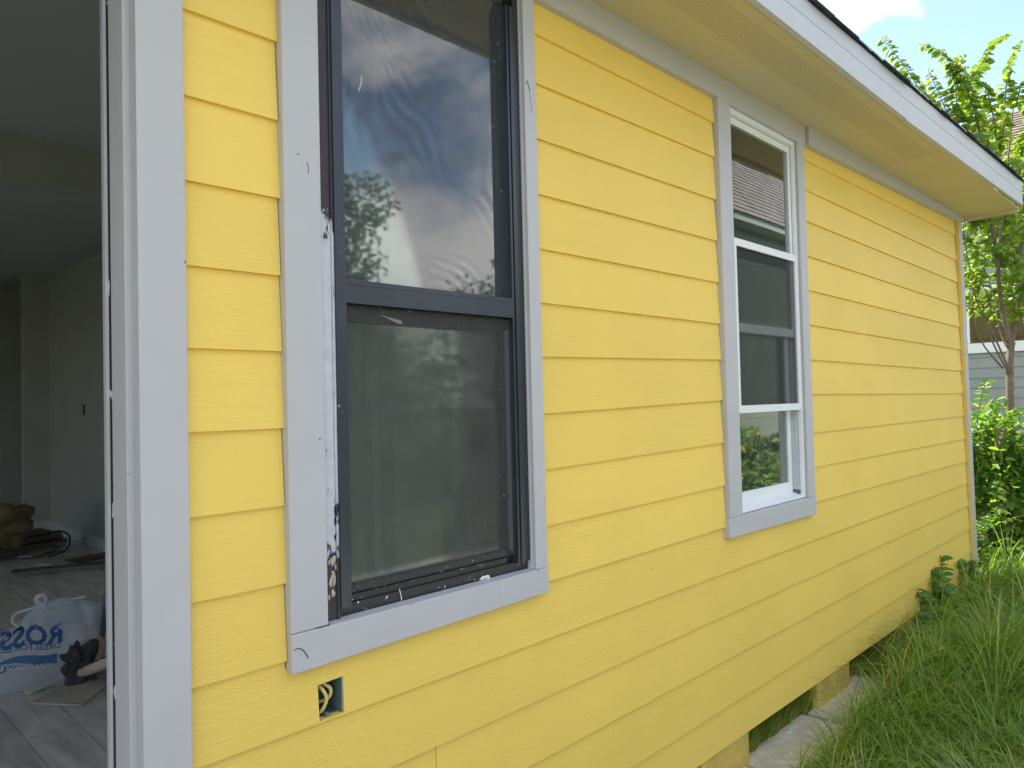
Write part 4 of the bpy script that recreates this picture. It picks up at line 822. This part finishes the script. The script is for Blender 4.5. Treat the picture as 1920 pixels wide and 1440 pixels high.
# stalks and weeds standing against the wall
def stalk(pts, r, label, m_=None, cat='grass stalk'):
    o = MB().tube(smooth_path([at(*q) for q in pts], 5), r, 5).build('grass_stalk', m_ or M_stalk); return tag(o, label, cat, 'dry stalks standing in front of the wall')
M_stalk = mat('dry_stalk', (.17, .14, .05), .8)
stalk([(1482, 1345, 3.6), (1468, 1300, 3.62), (1453, 1262, 3.64)], .0014, 'straight dark dry stalk leaning left above the nearest open gap')
stalk([(1443, 1350, 3.55), (1428, 1335, 3.56), (1421, 1318, 3.57), (1428, 1311, 3.57)], .0013, 'dry stalk with a hooked tip left of the straight one')
stalk([(1524, 1280, 3.85), (1530, 1235, 3.87), (1532, 1226, 3.87)], .0011, 'thin pale stalk with a tiny seed head on the wall')
stalk([(1616, 1250, 4.3), (1618, 1215, 4.3), (1632, 1197, 4.25), (1655, 1215, 4.2)], .0015, 'dry stalk arched over the second open gap')
stalk([(1776, 1105, 5.6), (1772, 1060, 5.62), (1768, 1045, 5.62), (1787, 1041, 5.6)], .0016, 'fine branching stalk above the tall weed near the corner')
def weed(u, v, d, h, seed, label, n=16, ls=.09):
    p = at(u, v, d); rr_ = random.Random(seed); p.z = 0
    t = thing('weed', p, label, 'weed', 'broad-leaved weeds at the foot of the wall'); st = MB(); acc = [[], [], [], []]
    top = p + Vector((rr_.uniform(-.05, .02), rr_.uniform(-.06, 0), h)); pth = smooth_path([p, (p+top)/2+Vector((.015, -.01, 0)), top], 8); st.tube(pth, .003, 5)
    for k in range(n):
        t_ = .35+.65*k/n; q = pth[int(t_*(len(pth)-1))]; an = k*2.4+seed; dd = Vector((math.cos(an), -abs(math.sin(an))*.6-.2, rr_.uniform(-.1, .5)))
        acc[0].append(tuple(q)); acc[1].append(tuple(dd)); acc[2].append((-1+rr_.gauss(0, .5), rr_.gauss(0, .5)-.4, .7)); acc[3].append(ls*rr_.uniform(.8, 1.4)*(1.2-t_*.5))
    st.build('stem', M_weed, t); leaves_obj('foliage', *acc, M_weed, t, ratio=.45)
weed(1768, 1165, 5.35, .48, 1, 'tallest upright broad-leaved weed against the wall, left of the corner', 13)
weed(1722, 1190, 4.95, .34, 2, 'leafy weed overlapping the bottom siding board, left of the tallest weed', 15, .11)
weed(1795, 1150, 5.7, .36, 3, 'leafy weed close to the corner board, right of the tallest weed', 18, .11)
weed(1760, 1190, 5.15, .30, 4, 'bushy weed in the grass in front of the tallest weed', 20, .12)
for k_, (u_, v_, d_, h_) in enumerate(((1705, 1215, 4.8, .24), (1740, 1160, 5.2, .42), (1812, 1130, 5.9, .30))): weed(u_, v_, d_, h_, 31+k_, ('low leafy weed half sunk in the grass, leftmost of the clump by the corner', 'leafy weed behind the tallest weed, leaning on the siding', 'small leafy weed touching the foot of the corner board')[k_], 22, .10)
weed(1645, 1290, 4.2, .16, 5, 'small dark-leaved weed in the third open gap', 14, .06)
for i, (u, v, r) in enumerate(((1543, 1360, .016), (1530, 1375, .020), (1555, 1352, .010), (1610, 1345, .008), (1482, 1412, .011), (1582, 1362, .008))):
    p = onz(u, v, .0462); mb = MB(); n = 9; ring = [(p.x+r*math.cos(a)*rr.uniform(.5, 1.3), p.y+r*.8*math.sin(a)*rr.uniform(.5, 1.3), .0465) for a in [2*math.pi*k/n for k in range(n)]]
    for k in range(n): mb.quad((p.x, p.y, .053), ring[k], ring[(k+1) % n])
    o = mb.build('paint_chip', mat('white_paint_chip', (.78, .79, .82), .6)); tag(o, ('white paint chip on the paver left of the joint, the larger', 'white paint chip nearest the joint on the near paver, largest of all', 'small white paint chip touching the open joint', 'tiny white paint chip on the far paver by the grass', 'white paint chip on the near paver at the bottom of the photo', 'tiny white paint chip on the far paver by the joint')[i], 'paint chip', 'paint chips fallen on the pavers')

# ------------------------------------------------------------------ grey neighbour house beyond the tree
M_grey = siding_mat('grey_board_paint', (.27, .29, .285), .001, .6)
M_browns = mat('brown_shingles', (.20, .155, .13), .85, .2, var=.35, vscale=5, bump=.01, bscale=25)
nh = thing('grey_house', (15, 3, 0), 'grey clapboard neighbour house with a dark window seen through the young tree', 'house')
NX = 15.0; NW = 2.70; ne = .85
g = MB(); z = .99; 
wy0, wy1, wz0, wz1 = ne, NW, 2.52, 3.36+.02
while z < 5.0:
    for (a, b) in (((-2.2, wy0-.12), (wy1+.12, 10)) if wz0-.2 < z < wz1+.05 else ((-2.2, 10),)):
        g.hexa([(NX-.02, a, z), (NX, a, z), (NX, b, z), (NX-.02, b, z), (NX-.008, a, z+.182), (NX, a, z+.182), (NX, b, z+.182), (NX-.008, b, z+.182)])
    z += .178
g.build('siding', M_grey, nh)
MB().box(NX+.001, NX+.15, -2.2, wy0-.02, .9, 5.1).box(NX+.001, NX+.15, wy1+.02, 10, .9, 5.1).box(NX+.001, NX+.15, wy0-.02, wy1+.02, .9, wz0-.02).box(NX+.001, NX+.15, wy0-.02, wy1+.02, wz1+.02, 5.1).build('wall', M_core, nh)
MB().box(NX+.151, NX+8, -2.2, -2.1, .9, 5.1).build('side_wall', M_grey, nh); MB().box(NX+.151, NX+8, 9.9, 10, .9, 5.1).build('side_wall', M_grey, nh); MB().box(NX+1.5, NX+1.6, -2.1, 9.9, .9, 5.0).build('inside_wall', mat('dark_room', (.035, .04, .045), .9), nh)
MB().box(NX-.05, NX+.1, -2.22, 10.02, -.1, .98).build('foundation', mat('pale_skirting', (.45, .47, .47), .8), nh)
nwf = MB(); nwf.box(NX-.035, NX+.05, wy0-.12, wy0, wz0-.03, wz1); nwf.box(NX-.035, NX+.05, wy1, wy1+.12, wz0-.03, wz1); nwf.box(NX-.037, NX+.05, wy0-.14, wy1+.14, wz1, wz1+.14); nwf.box(NX-.05, NX+.05, wy0-.14, wy1+.14, wz0-.20, wz0-.03)
nwf = nwf.build('window', M_white, nh); MB().box(NX+.02, NX+.03, wy0, wy1, wz0-.03, wz1).build('pane', M_glass, nwf)
MB().box(NX+.01, NX+.05, (wy0+wy1)/2-.02, (wy0+wy1)/2+.02, wz0-.03, wz1).build('mullion', M_white, nwf)
MB().box(NX-.5, NX+.1, -2.6, 10.4, 5.02, 5.1).build('soffit', M_white, nh); MB().box(NX-.53, NX-.505, -2.6, 10.4, 5.0, 5.2).build('fascia', M_white, nh)
rfn = MB()
for k in range(22):
    a, b = NX-.56+k*.2, NX-.56+(k+1)*.2+.02; za, zb = 5.2+k*.11, 5.2+(k+1)*.11
    rfn.hexa([(a,-2.6,za-.0),(b,-2.6,zb-.0),(b,10.4,zb-.0),(a,10.4,za-.0),(a,-2.6,za+.03),(b,-2.6,zb+.008),(b,10.4,zb+.008),(a,10.4,za+.03)])
rfn.build('roof', M_browns, nh)

# ------------------------------------------------------------------ behind the camera: what the windows reflect
oh = thing('sage_house', (18, -12, 0), 'two-storey sage green house with a grey hip roof reflected in the far window', 'house')
M_sage = siding_mat('sage_board_paint', (.30, .36, .30), .001, .6)
ox0, ox1, oy1, oy0, ozh = 18.2, 31, -8.0, -16, 6.3
sw = MB(); z = .3
while z < ozh:
    sw.hexa([(ox0, oy1+.009, z), (ox1, oy1+.009, z), (ox1, oy1, z), (ox0, oy1, z), (ox0, oy1+.004, z+.25), (ox1, oy1+.004, z+.25), (ox1, oy1, z+.25), (ox0, oy1, z+.25)])
    sw.hexa([(ox0-.02, oy0, z), (ox0, oy0, z), (ox0, oy1, z), (ox0-.02, oy1, z), (ox0-.008, oy0, z+.25), (ox0, oy0, z+.25), (ox0, oy1, z+.25), (ox0-.008, oy1, z+.25)])
    z += .25
sw.build('siding', M_sage, oh)
MB().box(ox0-.5, ox1+.5, oy0-.5, oy1+.5, ozh, ozh+.22).build('eave_board', mat('sage_trim', (.42, .48, .42), .6), oh)
MB().box(ox0-.03, ox1, oy1+.021, oy1+.05, 3.5, 3.75).build('belt_board', mat('sage_trim_board', (.42, .48, .42), .6), oh)
rfo = MB(); nst = 26
for k in range(nst):
    t0, t1 = k/nst, (k+1)/nst; H_ = 5.2; c = lambda t: (ox0-.55+t*4.5, ox1+.55-t*4.5, oy0-.55+t*4.5, oy1+.55-t*4.5)
    a, b = c(t0), c(t1+.004); z0_, z1_ = ozh+.225+t0*H_, ozh+.225+t1*H_
    for P1, P2, Q2, Q1 in (((a[0],a[3]),(a[1],a[3]),(b[1],b[3]),(b[0],b[3])), ((a[0],a[2]),(a[0],a[3]),(b[0],b[3]),(b[0],b[2])), ((a[1],a[3]),(a[1],a[2]),(b[1],b[2]),(b[1],b[3])), ((a[1],a[2]),(a[0],a[2]),(b[0],b[2]),(b[1],b[2]))):
        rfo.quad((*P1, z0_), (*P2, z0_), (*Q2, z1_-.03), (*Q1, z1_-.03)); rfo.quad((*P1, z0_-.03), (*P2, z0_-.03), (*P2, z0_), (*P1, z0_))
rfo.build('roof', mat('grey_shingles', (.24, .23, .21), .85, .2, var=.3, vscale=3), oh)
for x in (24.5, 28):
    for zz in (1.3, 4.2):
        fw = MB().box(x-.1, x+1.1, oy1+.021, oy1+.06, zz-.1, zz).box(x-.1, x+1.1, oy1+.021, oy1+.06, zz+1.5, zz+1.6).box(x-.1, x, oy1+.021, oy1+.06, zz, zz+1.5).box(x+1, x+1.1, oy1+.021, oy1+.06, zz, zz+1.5).build('window', M_white, oh)
        MB().box(x, x+1, oy1+.02, oy1+.03, zz, zz+1.5).build('pane', mat('dark_pane', (.02, .025, .03), .05, .6), fw)
def bigtree(x, y, h, r, seed, label, n=7000, m_=None):
    rg = np.random.default_rng(seed); t = thing('yard_tree', (x, y, 0), label, 'tree', 'yard trees behind the camera')
    tb = MB().tube(smooth_path([(x, y, -.1), (x+.1, y, h*.3), (x, y+.1, h*.65)], 5), [.16-.008*k for k in range(11)], 10, False)
    cs = []
    for k in range(17):
        an = k*2.4; rad = r*rg.uniform(.1, .8); c_ = np.array([x+math.cos(an)*rad, y+math.sin(an)*rad, h*rg.uniform(.42, .86)]); cs.append((c_, r*rg.uniform(.3, .5)))
        tb.tube(smooth_path([(x, y, h*.35), ((x+c_[0])/2, (y+c_[1])/2, (h*.4+c_[2])/2+.1), tuple(c_)], 4), .035, 5)
    cs.append((np.array([x, y, h*.9]), r*.3))
    tb.build('trunk', M_bark, t); ps = []; ds = []; ns = []; zs_ = []
    for c_, q in cs:
        k = n//18; d = unit(rg.normal(size=(k, 3))); p = c_ + d*q*rg.uniform(.5, 1.08, k)[:, None]; ps.append(p); ds.append(d + rg.normal(size=(k, 3))*.7); ns.append(d+np.array([0, 0, .8])+rg.normal(size=(k, 3))*.4); zs_.append(rg.uniform(.07, .14, k))
    leaves_obj('crown', np.concatenate(ps), np.concatenate(ds), np.concatenate(ns), np.concatenate(zs_), m_ or M_leafD, t, ratio=.6)
bigtree(6.75, -9.2, 6.0, 1.15, 31, 'round dark tree reflected at the left of the near window')
bigtree(12.3, -10.6, 4.6, 1.9, 32, 'lower spreading tree reflected at the right of the near window', m_=M_leafD)
bigtree(9.6, -12.5, 3.3, 2.3, 33, 'low dark tree reflected between the two others in the near window')
bigtree(4.0, -12.0, 3.6, 2.6, 34, 'wide low tree at the back of the side yard')
bigtree(17.0, 9.5, 8.0, 2.5, 35, 'tall tree behind the grey neighbour house')
shrub('shrub', (9.3, -3.3), 1.6, .9, 1.45, 3600, .13, M_leafB, 'long shrub beside the path reflected low in the far window', 24, 30)
shrub('shrub', (5.6, -8.2), 2.2, .8, 1.7, 2400, .15, M_leafD, 'dark hedge-like shrub across the yard, reflected low in the near window', 25, 16)
shrub('shrub', (9.8, -8.6), 2.4, .8, 1.5, 2400, .15, M_leafD, 'dark shrub across the yard beneath the lower spreading tree', 26, 16)
